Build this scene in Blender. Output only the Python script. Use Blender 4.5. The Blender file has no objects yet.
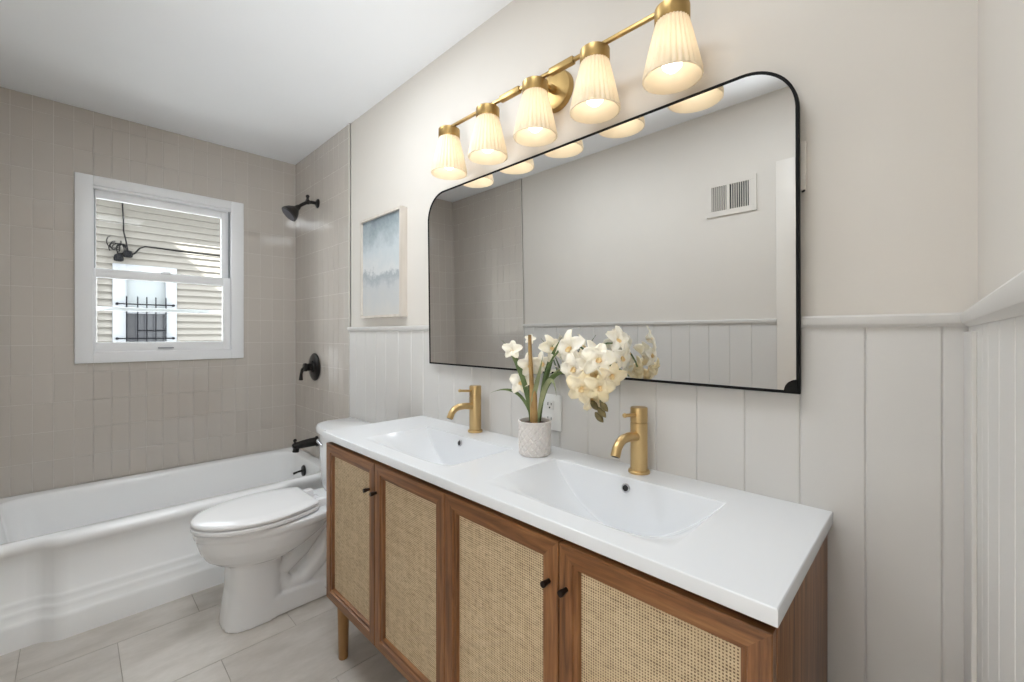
import bpy, bmesh, math, random
from mathutils import Vector, Matrix

C = bpy.context.scene.collection
SC = bpy.context.scene
R = math.radians
rnd = random.Random(7)

# ------------------------------------------------------------------ camera
F_PX, HOR, ALPHA = 429.15, 333.74, 0.7747
CAM = Vector((0.0, -1.126, 1.2191))
cd = bpy.data.cameras.new('camera')
cd.sensor_fit = 'HORIZONTAL'; cd.sensor_width = 36.0
cd.lens = 36.0 * F_PX / 1024.0
cd.shift_y = -(341.0 - HOR) / 1024.0
cd.clip_start = 0.01; cd.clip_end = 60
cam = bpy.data.objects.new('camera', cd); C.objects.link(cam)
cam.location = CAM
cam.rotation_euler = (R(90), 0, ALPHA)
SC.camera = cam

# ------------------------------------------------------------------ world, sun, large lights, exposure
SC.view_settings.view_transform = 'Standard'
SC.view_settings.look = 'None'
SC.view_settings.exposure = 0.80
SC.view_settings.gamma = 1.0
SC.view_settings.use_curve_mapping = False
SC.cycles.max_bounces = 14
SC.cycles.diffuse_bounces = 8
SC.cycles.glossy_bounces = 6
SC.cycles.transparent_max_bounces = 12
SC.cycles.use_denoising = True
SC.cycles.sample_clamp_indirect = 6.0

W = bpy.data.worlds.new('sky'); SC.world = W
W.use_nodes = True
wn = W.node_tree.nodes; wl = W.node_tree.links
wn['Background'].inputs['Color'].default_value = (0.92, 0.96, 1.0, 1)
wn['Background'].inputs['Strength'].default_value = 4.5

sd = bpy.data.lights.new('sun', 'SUN'); sd.energy = 9.0; sd.angle = R(0.5); sd.color = (1, 0.96, 0.88)
sun = bpy.data.objects.new('sun', sd); C.objects.link(sun)
sun.location = (6, 0, 9)
sun.rotation_euler = (0, R(45), 0)      # shines towards -x and down

def area(name, loc, rot, sx, sy, power, col):
    d = bpy.data.lights.new(name, 'AREA'); d.shape = 'RECTANGLE'; d.size = sx; d.size_y = sy
    d.energy = power; d.color = col
    o = bpy.data.objects.new(name, d); C.objects.link(o); o.location = loc; o.rotation_euler = rot
    return o
# added fill lights with no fixtures: hall ceiling, low hall uplight, bathroom ceiling
area('hall_fill', (-0.2, -2.15, 2.42), (0, 0, 0), 0.6, 0.6, 12.0, (0.92, 0.97, 1.0))
hu = area('hall_fill', (-0.22, -1.74, 0.75), (0, 0, 0), 0.36, 0.5, 13.0, (0.93, 0.97, 1.0))  # unseen uplight added low in the hall to brighten the bathroom ceiling
hu.rotation_euler = Vector((-0.80, 0.24, 0.60)).to_track_quat('-Z', 'Y').to_euler(); hu.data.spread = R(95)
area('ceiling_fill', (-1.62, -0.70, 2.425), (0, 0, 0), 0.40, 0.40, 6.0, (0.90, 0.955, 1.0))  # this and the next are overhead fills added to brighten the room
area('ceiling_fill', (-0.50, -0.80, 2.425), (0, 0, 0), 0.40, 0.40, 3.6, (0.90, 0.955, 1.0))

# ------------------------------------------------------------------ materials
def srgb(r, g, b):
    def f(c):
        c /= 255.0
        return c / 12.92 if c <= 0.04045 else ((c + 0.055) / 1.055) ** 2.4
    return (f(r), f(g), f(b), 1)

def mat(name, col, rough=0.5, metal=0.0, **kw):
    m = bpy.data.materials.new(name); m.use_nodes = True
    b = m.node_tree.nodes['Principled BSDF']
    b.inputs['Base Color'].default_value = col if len(col) == 4 else (*col, 1)
    b.inputs['Roughness'].default_value = rough
    b.inputs['Metallic'].default_value = metal
    for k, v in kw.items():
        b.inputs[k.replace('_', ' ')].default_value = v
    return m
def nt(m): return m.node_tree.nodes, m.node_tree.links, m.node_tree.nodes['Principled BSDF']
def noise_vary(m, scale, c1, c2, rough=None, bump=0, bscale=None, stretch=(1, 1, 1), detail=4, lo=0.3, hi=0.7):
    n, l, b = nt(m)
    tc = n.new('ShaderNodeTexCoord'); mp = n.new('ShaderNodeMapping'); mp.inputs['Scale'].default_value = stretch
    l.new(tc.outputs['Object'], mp.inputs['Vector'])
    nz = n.new('ShaderNodeTexNoise'); nz.inputs['Scale'].default_value = scale; nz.inputs['Detail'].default_value = detail
    l.new(mp.outputs['Vector'], nz.inputs['Vector'])
    cr = n.new('ShaderNodeValToRGB')
    cr.color_ramp.elements[0].position = lo; cr.color_ramp.elements[1].position = hi
    cr.color_ramp.elements[0].color = c1; cr.color_ramp.elements[1].color = c2
    l.new(nz.outputs['Fac'], cr.inputs['Fac']); l.new(cr.outputs['Color'], b.inputs['Base Color'])
    if bump:
        n2 = n.new('ShaderNodeTexNoise'); n2.inputs['Scale'].default_value = bscale or scale
        n2.inputs['Detail'].default_value = 3
        l.new(mp.outputs['Vector'], n2.inputs['Vector'])
        bp = n.new('ShaderNodeBump'); bp.inputs['Strength'].default_value = bump; bp.inputs['Distance'].default_value = 0.002
        l.new(n2.outputs['Fac'], bp.inputs['Height']); l.new(bp.outputs['Normal'], b.inputs['Normal'])
    return m

M = {}
M['paint'] = noise_vary(mat('wall_paint', (0.6, 0.56, 0.51), 0.6), 3, srgb(211, 206, 199), srgb(214, 209, 202), bump=0.08, bscale=90)
M['wains'] = noise_vary(mat('wainscot_paint', (0.6, 0.6, 0.59), 0.38), 4, srgb(206, 204, 201), srgb(209, 207, 204))
M['ceil'] = noise_vary(mat('ceiling_paint', (0.7, 0.7, 0.71), 0.8), 3, srgb(238, 240, 243), srgb(240, 242, 245))
M['white_trim'] = mat('white_trim_paint', srgb(236, 237, 239), 0.35)
M['casing'] = mat('door_casing_paint', srgb(218, 213, 206), 0.4)
M['vinyl'] = mat('white_vinyl', srgb(240, 241, 243), 0.3)
M['grey_line'] = mat('grey_balance_track', srgb(150, 152, 156), 0.5)
M['tub'] = mat('white_enamel', srgb(247, 248, 249), 0.12, Coat_Weight=0.3)
M['porc'] = mat('white_porcelain', srgb(238, 239, 241), 0.08, Coat_Weight=0.4)
M['seat'] = mat('white_seat_plastic', srgb(241, 241, 242), 0.2)
M['top'] = mat('white_resin_top', srgb(224, 226, 229), 0.2)
M['black'] = noise_vary(mat('oil_rubbed_black', (0.02, 0.018, 0.017), 0.35, 0.6), 30, (0.016, 0.014, 0.013, 1), (0.03, 0.027, 0.025, 1))
M['face'] = mat('spray_face_grey', srgb(70, 68, 76), 0.35, 0.3)
M['bframe'] = mat('black_metal_frame', (0.006, 0.006, 0.006), 0.6, 0.0, Specular_IOR_Level=0.15)
M['knob'] = mat('dark_bronze', (0.035, 0.025, 0.02), 0.35, 0.8)
M['chrome'] = mat('chrome', (0.55, 0.55, 0.56), 0.15, 1.0)
M['hole'] = mat('dark_hole', (0.02, 0.02, 0.02), 0.6)
M['outlet'] = mat('outlet_plastic', srgb(240, 240, 238), 0.35)
M['mirror'] = mat('mirror_silver', (0.86, 0.865, 0.865), 0.0, 1.0)

def brass(name, c1, c2, rough):
    m = mat(name, c1, rough, 1.0)
    noise_vary(m, 40, (*c1, 1), (*c2, 1), stretch=(1, 1, 0.05))
    return m
M['brass'] = brass('brushed_brass', (0.56, 0.39, 0.18), (0.64, 0.46, 0.23), 0.34)
M['brass_dark'] = brass('aged_brass', (0.42, 0.28, 0.11), (0.50, 0.34, 0.14), 0.38)
M['legwood'] = noise_vary(mat('light_brown_leg', (0.3, 0.19, 0.09), 0.4), 20, srgb(140, 104, 62), srgb(160, 120, 74), stretch=(1, 1, 0.1))

# glossy greige tile: every tile is its own island in the wall mesh
def tile_mat():
    m = mat('greige_glazed_tile', (0.34, 0.31, 0.28), 0.08, IOR=1.65)
    n, l, b = nt(m)
    g = n.new('ShaderNodeNewGeometry')
    cr = n.new('ShaderNodeValToRGB')
    cr.color_ramp.elements[0].color = srgb(190, 183, 175); cr.color_ramp.elements[1].color = srgb(193, 186, 178)
    l.new(g.outputs['Random Per Island'], cr.inputs['Fac']); l.new(cr.outputs['Color'], b.inputs['Base Color'])
    tc = n.new('ShaderNodeTexCoord')
    nz = n.new('ShaderNodeTexNoise'); nz.inputs['Scale'].default_value = 5; nz.inputs['Detail'].default_value = 1
    l.new(tc.outputs['Object'], nz.inputs['Vector'])
    bp = n.new('ShaderNodeBump'); bp.inputs['Strength'].default_value = 0.12; bp.inputs['Distance'].default_value = 0.004
    l.new(nz.outputs['Fac'], bp.inputs['Height']); l.new(bp.outputs['Normal'], b.inputs['Normal'])
    return m
M['tile'] = tile_mat()
M['grout'] = mat('tile_grout', srgb(206, 202, 196), 0.8)

def floor_mat():
    m = mat('stone_look_floor_tile', (0.5, 0.46, 0.42), 0.42)
    n, l, b = nt(m)
    tc = n.new('ShaderNodeTexCoord')
    mp = n.new('ShaderNodeMapping'); mp.inputs['Scale'].default_value = (3, 1.2, 1)
    l.new(tc.outputs['Object'], mp.inputs['Vector'])
    nz = n.new('ShaderNodeTexNoise'); nz.inputs['Scale'].default_value = 5; nz.inputs['Detail'].default_value = 9; nz.inputs['Roughness'].default_value = 0.65
    l.new(mp.outputs['Vector'], nz.inputs['Vector'])
    cr = n.new('ShaderNodeValToRGB')
    cr.color_ramp.elements[0].position = 0.32; cr.color_ramp.elements[1].position = 0.7
    cr.color_ramp.elements[0].color = srgb(190, 183, 174); cr.color_ramp.elements[1].color = srgb(212, 206, 199)
    l.new(nz.outputs['Fac'], cr.inputs['Fac'])
    g = n.new('ShaderNodeNewGeometry')
    mx = n.new('ShaderNodeMix'); mx.data_type = 'RGBA'; mx.blend_type = 'MULTIPLY'
    mx.inputs['Factor'].default_value = 1
    cr2 = n.new('ShaderNodeValToRGB')
    cr2.color_ramp.elements[0].color = (0.9, 0.9, 0.9, 1); cr2.color_ramp.elements[1].color = (1, 1, 1, 1)
    l.new(g.outputs['Random Per Island'], cr2.inputs['Fac'])
    l.new(cr.outputs['Color'], mx.inputs['A']); l.new(cr2.outputs['Color'], mx.inputs['B'])
    l.new(mx.outputs['Result'], b.inputs['Base Color'])
    return m
M['floor'] = floor_mat()
M['fgrout'] = mat('floor_grout', srgb(166, 159, 150), 0.8)

def wood(name, axis):
    m = mat(name, (0.3, 0.15, 0.07), 0.38)
    n, l, b = nt(m)
    st = {'v': (14, 14, 0.9), 'h': (0.9, 14, 14)}[axis]
    tc = n.new('ShaderNodeTexCoord'); mp = n.new('ShaderNodeMapping'); mp.inputs['Scale'].default_value = st
    l.new(tc.outputs['Object'], mp.inputs['Vector'])
    nz = n.new('ShaderNodeTexNoise'); nz.inputs['Scale'].default_value = 3.2; nz.inputs['Detail'].default_value = 6
    nz.inputs['Roughness'].default_value = 0.6; nz.inputs['Distortion'].default_value = 0.9
    l.new(mp.outputs['Vector'], nz.inputs['Vector'])
    cr = n.new('ShaderNodeValToRGB')
    e = cr.color_ramp.elements
    e[0].position = 0.30; e[0].color = srgb(92, 58, 33)
    e[1].position = 0.72; e[1].color = srgb(180, 129, 82)
    k = e.new(0.5); k.color = srgb(146, 97, 57)
    l.new(nz.outputs['Fac'], cr.inputs['Fac'])
    n2 = n.new('ShaderNodeTexNoise'); n2.inputs['Scale'].default_value = 22; n2.inputs['Detail'].default_value = 2
    l.new(mp.outputs['Vector'], n2.inputs['Vector'])
    mx = n.new('ShaderNodeMix'); mx.data_type = 'RGBA'; mx.blend_type = 'MULTIPLY'; mx.inputs['Factor'].default_value = 0.45
    l.new(cr.outputs['Color'], mx.inputs['A']); l.new(n2.outputs['Fac'], mx.inputs['B'])
    l.new(mx.outputs['Result'], b.inputs['Base Color'])
    bp = n.new('ShaderNodeBump'); bp.inputs['Strength'].default_value = 0.15; bp.inputs['Distance'].default_value = 0.001
    l.new(n2.outputs['Fac'], bp.inputs['Height']); l.new(bp.outputs['Normal'], b.inputs['Normal'])
    return m
M['wood_v'] = wood('walnut_vertical_grain', 'v')
M['wood_h'] = wood('walnut_level_grain', 'h')

def cane():
    m = mat('woven_cane', (0.5, 0.36, 0.18), 0.6)
    n, l, b = nt(m)
    tc = n.new('ShaderNodeTexCoord'); sp = n.new('ShaderNodeSeparateXYZ')
    l.new(tc.outputs['Object'], sp.inputs['Vector'])
    def math_(op, a, bb=None):
        k = n.new('ShaderNodeMath'); k.operation = op
        for i, v in enumerate((a, bb)):
            if v is None: continue
            if isinstance(v, (int, float)): k.inputs[i].default_value = v
            else: l.new(v, k.inputs[i])
        return k.outputs[0]
    P = 2 * math.pi / 0.0106
    sx = math_('SINE', math_('MULTIPLY', sp.outputs['X'], P)); sz = math_('SINE', math_('MULTIPLY', sp.outputs['Z'], P))
    ax = math_('ABSOLUTE', sx); az = math_('ABSOLUTE', sz)
    weave = math_('MAXIMUM', ax, az)            # strand height; small where both strands leave a hole
    nz = n.new('ShaderNodeTexNoise'); nz.inputs['Scale'].default_value = 60; nz.inputs['Detail'].default_value = 4
    mp = n.new('ShaderNodeMapping'); mp.inputs['Scale'].default_value = (1, 1, 0.12)
    l.new(tc.outputs['Object'], mp.inputs['Vector']); l.new(mp.outputs['Vector'], nz.inputs['Vector'])
    nb = n.new('ShaderNodeTexNoise'); nb.inputs['Scale'].default_value = 60; nb.inputs['Detail'].default_value = 4
    mp2 = n.new('ShaderNodeMapping'); mp2.inputs['Scale'].default_value = (0.1, 1, 1)
    l.new(tc.outputs['Object'], mp2.inputs['Vector']); l.new(mp2.outputs['Vector'], nb.inputs['Vector'])
    av = math_('MULTIPLY', math_('ADD', nz.outputs['Fac'], nb.outputs['Fac']), 0.5)
    cr = n.new('ShaderNodeValToRGB')
    cr.color_ramp.elements[0].position = 0.25; cr.color_ramp.elements[0].color = srgb(196, 173, 138)
    cr.color_ramp.elements[1].position = 0.75; cr.color_ramp.elements[1].color = srgb(226, 206, 172)
    l.new(av, cr.inputs['Fac'])
    nh = n.new('ShaderNodeTexNoise'); nh.inputs['Scale'].default_value = 210; nh.inputs['Detail'].default_value = 2
    mp3 = n.new('ShaderNodeMapping'); mp3.inputs['Scale'].default_value = (0.35, 1, 1)
    l.new(tc.outputs['Object'], mp3.inputs['Vector']); l.new(mp3.outputs['Vector'], nh.inputs['Vector'])
    uneven = math_('ADD', weave, math_('MULTIPLY', math_('SUBTRACT', nh.outputs['Fac'], 0.5), 0.75))
    hr = n.new('ShaderNodeValToRGB')
    hr.color_ramp.elements[0].position = 0.46; hr.color_ramp.elements[0].color = (0.18, 0.12, 0.07, 1)
    hr.color_ramp.elements[1].position = 0.90; hr.color_ramp.elements[1].color = (1, 1, 1, 1)
    l.new(uneven, hr.inputs['Fac'])
    mx = n.new('ShaderNodeMix'); mx.data_type = 'RGBA'; mx.blend_type = 'MULTIPLY'; mx.inputs['Factor'].default_value = 1.0
    l.new(cr.outputs['Color'], mx.inputs['A']); l.new(hr.outputs['Color'], mx.inputs['B'])
    l.new(mx.outputs['Result'], b.inputs['Base Color'])
    bp = n.new('ShaderNodeBump'); bp.inputs['Strength'].default_value = 0.6; bp.inputs['Distance'].default_value = 0.001
    l.new(weave, bp.inputs['Height']); l.new(bp.outputs['Normal'], b.inputs['Normal'])
    return m
M['cane'] = cane()

def shade_mat():
    m = bpy.data.materials.new('milk_glass_shade'); m.use_nodes = True
    n = m.node_tree.nodes; l = m.node_tree.links
    b = n['Principled BSDF']; out = n['Material Output']
    b.inputs['Base Color'].default_value = srgb(232, 221, 198); b.inputs['Roughness'].default_value = 0.3
    tr = n.new('ShaderNodeBsdfTranslucent'); tr.inputs['Color'].default_value = (0.98, 0.90, 0.77, 1)
    mx = n.new('ShaderNodeMixShader'); mx.inputs['Fac'].default_value = 0.5
    l.new(b.outputs['BSDF'], mx.inputs[1]); l.new(tr.outputs['BSDF'], mx.inputs[2])
    l.new(mx.outputs['Shader'], out.inputs['Surface'])
    return m
M['shade'] = shade_mat()
def emit(name, col, s):
    m = mat(name, (1, 1, 1), 0.5)
    n, l, b = nt(m)
    b.inputs['Emission Color'].default_value = (*col, 1); b.inputs['Emission Strength'].default_value = s
    return m
M['bulb'] = emit('lit_bulb', (1.0, 0.955, 0.90), 3.3)

def glass():
    m = bpy.data.materials.new('window_glass'); m.use_nodes = True
    n = m.node_tree.nodes; l = m.node_tree.links
    n.remove(n['Principled BSDF'])
    tr = n.new('ShaderNodeBsdfTransparent'); tr.inputs['Color'].default_value = (0.95, 0.97, 0.97, 1)
    gl = n.new('ShaderNodeBsdfGlossy'); gl.inputs['Roughness'].default_value = 0.02
    fr = n.new('ShaderNodeFresnel'); fr.inputs['IOR'].default_value = 1.18
    mx = n.new('ShaderNodeMixShader')
    l.new(fr.outputs['Fac'], mx.inputs['Fac']); l.new(tr.outputs['BSDF'], mx.inputs[1]); l.new(gl.outputs['BSDF'], mx.inputs[2])
    l.new(mx.outputs['Shader'], n['Material Output'].inputs['Surface'])
    return m
M['glass'] = glass()

def art():
    m = mat('abstract_blue_grey_painting', (0.7, 0.7, 0.7), 0.6)
    n, l, b = nt(m)
    tc = n.new('ShaderNodeTexCoord'); sp = n.new('ShaderNodeSeparateXYZ')
    l.new(tc.outputs['Object'], sp.inputs['Vector'])
    mr = n.new('ShaderNodeMapRange'); mr.inputs['From Min'].default_value = -0.26; mr.inputs['From Max'].default_value = 0.26
    l.new(sp.outputs['Z'], mr.inputs['Value'])
    nz = n.new('ShaderNodeTexNoise'); nz.inputs['Scale'].default_value = 9; nz.inputs['Detail'].default_value = 8; nz.inputs['Roughness'].default_value = 0.7
    l.new(tc.outputs['Object'], nz.inputs['Vector'])
    ma = n.new('ShaderNodeMath'); ma.operation = 'MULTIPLY_ADD'; ma.inputs[1].default_value = 0.55; ma.inputs[2].default_value = -0.28
    l.new(nz.outputs['Fac'], ma.inputs[0])
    ad = n.new('ShaderNodeMath'); ad.operation = 'ADD'
    l.new(mr.outputs['Result'], ad.inputs[0]); l.new(ma.outputs[0], ad.inputs[1])
    cr = n.new('ShaderNodeValToRGB'); e = cr.color_ramp.elements
    e[0].position = 0.0; e[0].color = srgb(200, 199, 196)
    e[1].position = 1.0; e[1].color = srgb(120, 132, 139)
    for p, c in ((0.28, srgb(190, 193, 195)), (0.40, srgb(160, 167, 172)), (0.46, srgb(208, 210, 210)), (0.66, srgb(192, 200, 204)), (0.84, srgb(156, 167, 172))):
        k = e.new(p); k.color = c
    l.new(ad.outputs[0], cr.inputs['Fac']); l.new(cr.outputs['Color'], b.inputs['Base Color'])
    return m
M['art'] = art()
M['pframe'] = noise_vary(mat('pale_wood_frame', (0.6, 0.55, 0.5), 0.5), 12, srgb(196, 188, 178), srgb(212, 205, 196), stretch=(3, 3, 0.3))

M['pot'] = mat('white_ceramic_pot', srgb(226, 221, 217), 0.45)
M['soil'] = noise_vary(mat('bark_soil', (0.1, 0.06, 0.04), 0.9), 60, srgb(50, 34, 24), srgb(96, 70, 50))
M['leaf'] = noise_vary(mat('green_strap_leaf', (0.1, 0.2, 0.06), 0.45), 14, srgb(58, 84, 44), srgb(122, 140, 84))
M['leaf_pale'] = noise_vary(mat('pale_green_leaf', (0.3, 0.36, 0.2), 0.5), 14, srgb(116, 128, 88), srgb(168, 172, 128))
M['stem'] = noise_vary(mat('tan_cane_stem', (0.4, 0.28, 0.14), 0.55), 18, srgb(140, 104, 60), srgb(190, 156, 100))
M['petal'] = noise_vary(mat('cream_petal', (0.85, 0.8, 0.66), 0.5, Subsurface_Weight=0.0), 26, srgb(246, 238, 214), srgb(254, 250, 240))
M['petal_y'] = noise_vary(mat('yellow_cream_petal', (0.85, 0.72, 0.45), 0.5), 26, srgb(244, 226, 180), srgb(252, 240, 212))
M['lip'] = noise_vary(mat('orchid_lip', (0.7, 0.4, 0.2), 0.5), 90, srgb(246, 228, 176), srgb(234, 196, 142))
M['bud'] = noise_vary(mat('brown_green_bud', (0.2, 0.17, 0.08), 0.5), 30, srgb(92, 84, 50), srgb(136, 120, 76))

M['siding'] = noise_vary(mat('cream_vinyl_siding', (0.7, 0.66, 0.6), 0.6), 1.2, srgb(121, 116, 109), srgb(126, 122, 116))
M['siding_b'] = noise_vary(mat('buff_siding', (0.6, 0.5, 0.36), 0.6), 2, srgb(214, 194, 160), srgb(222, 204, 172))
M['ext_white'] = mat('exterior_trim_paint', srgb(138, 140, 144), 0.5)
M['iron'] = mat('black_iron', (0.006, 0.006, 0.008), 0.7, Specular_IOR_Level=0.1)
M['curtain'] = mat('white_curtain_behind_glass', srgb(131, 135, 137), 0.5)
M['darkpane'] = mat('dark_window_pane', srgb(50, 50, 54), 0.2)
M['wire'] = mat('black_cable', (0.006, 0.006, 0.007), 0.8, Specular_IOR_Level=0.1)
M['concrete'] = noise_vary(mat('pale_concrete', (0.6, 0.6, 0.58), 0.8), 2, srgb(196, 194, 190), srgb(208, 206, 202))
M['roofing'] = mat('grey_roof_trim', srgb(150, 148, 145), 0.8)

# ------------------------------------------------------------------ mesh helpers
class MB:
    def __init__(s): s.bm = bmesh.new()
    def _faces(s, fs, m, smooth):
        for f in fs: f.material_index = m; f.smooth = smooth
    def box(s, x0, x1, y0, y1, z0, z1, bevel=0.0, m=0, seg=2, smooth=True):
        b = bmesh.new()
        vs = [b.verts.new((x, y, z)) for x in (x0, x1) for y in (y0, y1) for z in (z0, z1)]
        for q in ((0, 1, 3, 2), (4, 6, 7, 5), (0, 4, 5, 1), (2, 3, 7, 6), (0, 2, 6, 4), (1, 5, 7, 3)):
            b.faces.new([vs[i] for i in q])
        if bevel:
            bmesh.ops.bevel(b, geom=list(b.edges), offset=bevel, segments=seg, profile=0.5, affect='EDGES')
        s.merge(b, m, smooth); return s
    def merge(s, b, m=0, smooth=True, mtx=None):
        mp = {}
        for v in b.verts: mp[v] = s.bm.verts.new(mtx @ v.co if mtx else v.co)
        for f in b.faces:
            try: g = s.bm.faces.new([mp[v] for v in f.verts])
            except ValueError: continue
            g.material_index = m; g.smooth = smooth
        b.free()
    def quad(s, pts, m=0, smooth=False):
        f = s.bm.faces.new([s.bm.verts.new(p) for p in pts]); f.material_index = m; f.smooth = smooth; return f
    def loft(s, rings, m=0, close=True, cap0=True, cap1=True, smooth=True):
        vr = [[s.bm.verts.new(p) for p in r] for r in rings]
        n = len(vr[0]); fs = []
        for a, b in zip(vr[:-1], vr[1:]):
            for i in range(n if close else n - 1):
                j = (i + 1) % n
                fs.append(s.bm.faces.new((a[i], a[j], b[j], b[i])))
        if cap0: fs.append(s.bm.faces.new(list(reversed(vr[0]))))
        if cap1: fs.append(s.bm.faces.new(vr[-1]))
        s._faces(fs, m, smooth); return s
    def tube(s, pts, rad, seg=12, m=0, cap=True, squash=1.0, up=None):
        pts = [Vector(p) for p in pts]; n = len(pts)
        rad = rad if isinstance(rad, (list, tuple)) else [rad] * n
        rings = []; prev = None
        for i, p in enumerate(pts):
            t = (pts[min(i + 1, n - 1)] - pts[max(i - 1, 0)]).normalized()
            if prev is None:
                a = Vector(up) if up else (Vector((0, 0, 1)) if abs(t.z) < 0.9 else Vector((1, 0, 0)))
                u = (a - t * a.dot(t)).normalized()
            else: u = (prev - t * prev.dot(t)).normalized()
            prev = u; w = t.cross(u)
            rings.append([p + (u * math.cos(k * 2 * math.pi / seg) * squash + w * math.sin(k * 2 * math.pi / seg)) * rad[i] for k in range(seg)])
        return s.loft(rings, m, True, cap, cap)
    def cyl(s, a, b, r0, r1=None, seg=24, m=0):
        return s.tube([a, b], [r0, r0 if r1 is None else r1], seg, m)
    def lathe(s, prof, c, axis=(0, 0, 1), seg=32, m=0, cap=(True, True)):
        ax = Vector(axis).normalized(); a = Vector((1, 0, 0)) if abs(ax.x) < 0.9 else Vector((0, 1, 0))
        u = (a - ax * a.dot(ax)).normalized(); w = ax.cross(u); c = Vector(c)
        rings = [[c + ax * h + (u * math.cos(k * 2 * math.pi / seg) + w * math.sin(k * 2 * math.pi / seg)) * r for k in range(seg)] for r, h in prof]
        return s.loft(rings, m, True, *cap)
    def sphere(s, c, r, m=0, seg=16, sz=1.0):
        prof = [(max(1e-4, r * math.sin(math.pi * i / 10)), -r * sz * math.cos(math.pi * i / 10)) for i in range(11)]
        return s.lathe(prof, c, seg=seg, m=m)
    def build(s, name, mats, parent=None, root=(0, 0, 0), origin=None, sharp=38):
        """link as one mesh object; geometry is given in room coordinates"""
        bmesh.ops.recalc_face_normals(s.bm, faces=s.bm.faces)
        off = Vector(root)
        o_off = Vector(origin) - off if origin is not None else Vector((0, 0, 0))
        if parent is None and origin is None:
            cs = [v.co for v in s.bm.verts]
            lo = Vector([min(c[i] for c in cs) for i in range(3)]); hi = Vector([max(c[i] for c in cs) for i in range(3)])
            o_off = Vector(((lo.x + hi.x) / 2, (lo.y + hi.y) / 2, lo.z)); off = Vector((0, 0, 0))
        bmesh.ops.translate(s.bm, verts=s.bm.verts, vec=-(off + o_off))
        me = bpy.data.meshes.new(name); s.bm.to_mesh(me); s.bm.free()
        for mm in (mats if isinstance(mats, (list, tuple)) else [mats]): me.materials.append(M[mm])
        me.set_sharp_from_angle(angle=R(sharp))
        o = bpy.data.objects.new(name, me); C.objects.link(o)
        o.location = o_off
        if parent: o.parent = parent
        return o

def tag(o, label, cat, group=None):
    o['label'] = label; o['category'] = cat
    if group: o['group'] = group
    return o
def thing(name, label, cat, loc, group=None):
    o = bpy.data.objects.new(name, None); C.objects.link(o); o.location = loc; o.empty_display_size = 0.05
    return tag(o, label, cat, group)
def struct(o):
    o['kind'] = 'structure'; return o
def sm(a, b, x):
    t = max(0, min(1, (x - a) / (b - a))); return t * t * (3 - 2 * t)

# ------------------------------------------------------------------ room shell
XW, XT, XR, YF, ZC = -3.285, -2.412, 0.058, -1.528, 2.440
WY0, WY1, WZ0, WZ1 = -1.075, -0.381, 1.10, 2.045     # rough opening of the window

m = MB()      # floor tiles in running bond, grout below
m.box(XW - 0.1, XR + 0.05, YF - 0.02, 0.05, -0.05, -0.003, m=1, smooth=False)
xs = [-2.690, -2.298, -1.900, -1.512, -1.120, -0.728, -0.336, 0.058]
xs = [-3.285] + [-3.082] + xs
for i, (a, b) in enumerate(zip(xs[:-1], xs[1:])):
    y = -0.740 if i % 2 == 0 else -0.475
    y -= 0.53 * 3
    while y < 0:
        y0, y1 = max(y, YF), min(y + 0.53, 0.0)
        if y1 - y0 > 0.01: m.box(a + 0.0012, b - 0.0012, y0 + 0.0012, y1 - 0.0012, -0.003, 0.0, smooth=False)
        y += 0.53
struct(m.build('floor', ['floor', 'fgrout']))

m = MB(); m.box(XW - 0.15, XR + 0.1, YF - 0.1, 0.12, ZC, ZC + 0.12, smooth=False)
struct(m.build('ceiling', 'ceil'))

def tiles(m, axis, plane, nrm, a0, a1, b0, b1, hole=None, astart=None, bstart=0.407, tw=0.0745, th=0.1505):
    """stacked vertical tiles as tilted, pillowed slabs on a wall plane"""
    astart = a0 if astart is None else astart
    na0 = math.floor((a0 - astart) / tw) - 1; na1 = math.ceil((a1 - astart) / tw) + 1
    nb0 = math.floor((b0 - bstart) / th) - 1; nb1 = math.ceil((b1 - bstart) / th) + 1
    for i in range(na0, na1):
        for j in range(nb0, nb1):
            r = [max(a0, astart + i * tw), min(a1, astart + (i + 1) * tw), max(b0, bstart + j * th), min(b1, bstart + (j + 1) * th)]
            if r[1] - r[0] < 0.006 or r[3] - r[2] < 0.006: continue
            rs = [r]
            if hole:
                h = hole; rs = []
                if r[1] <= h[0] or r[0] >= h[1] or r[3] <= h[2] or r[2] >= h[3]: rs = [r]
                else:
                    if r[0] < h[0]: rs.append([r[0], h[0], r[2], r[3]])
                    if r[1] > h[1]: rs.append([h[1], r[1], r[2], r[3]])
                    c0, c1 = max(r[0], h[0]), min(r[1], h[1])
                    if r[2] < h[2]: rs.append([c0, c1, r[2], h[2]])
                    if r[3] > h[3]: rs.append([c0, c1, h[3], r[3]])
            sp_ = 0.0012 if axis == 'x' else 0.004
            ta, tb = rnd.gauss(0, sp_), rnd.gauss(0, sp_)
            for q in rs:
                if q[1] - q[0] < 0.006 or q[3] - q[2] < 0.006: continue
                g = 0.0010; e = 0.0005
                ca, cb = (q[0] + q[1]) / 2, (q[2] + q[3]) / 2
                def P(a, b, d):
                    d = d + (a - ca) * ta + (b - cb) * tb if d > 0.001 else d
                    return (plane + nrm * d, a, b) if axis == 'x' else (a, plane + nrm * d, b)
                def ring(i_, d): return [P(q[0] + i_, q[2] + i_, d), P(q[1] - i_, q[2] + i_, d), P(q[1] - i_, q[3] - i_, d), P(q[0] + i_, q[3] - i_, d)]
                m.loft([ring(g, 0.0), ring(g, 0.0011), ring(g + e, 0.0014)], 0, True, False, True, smooth=False)

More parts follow.
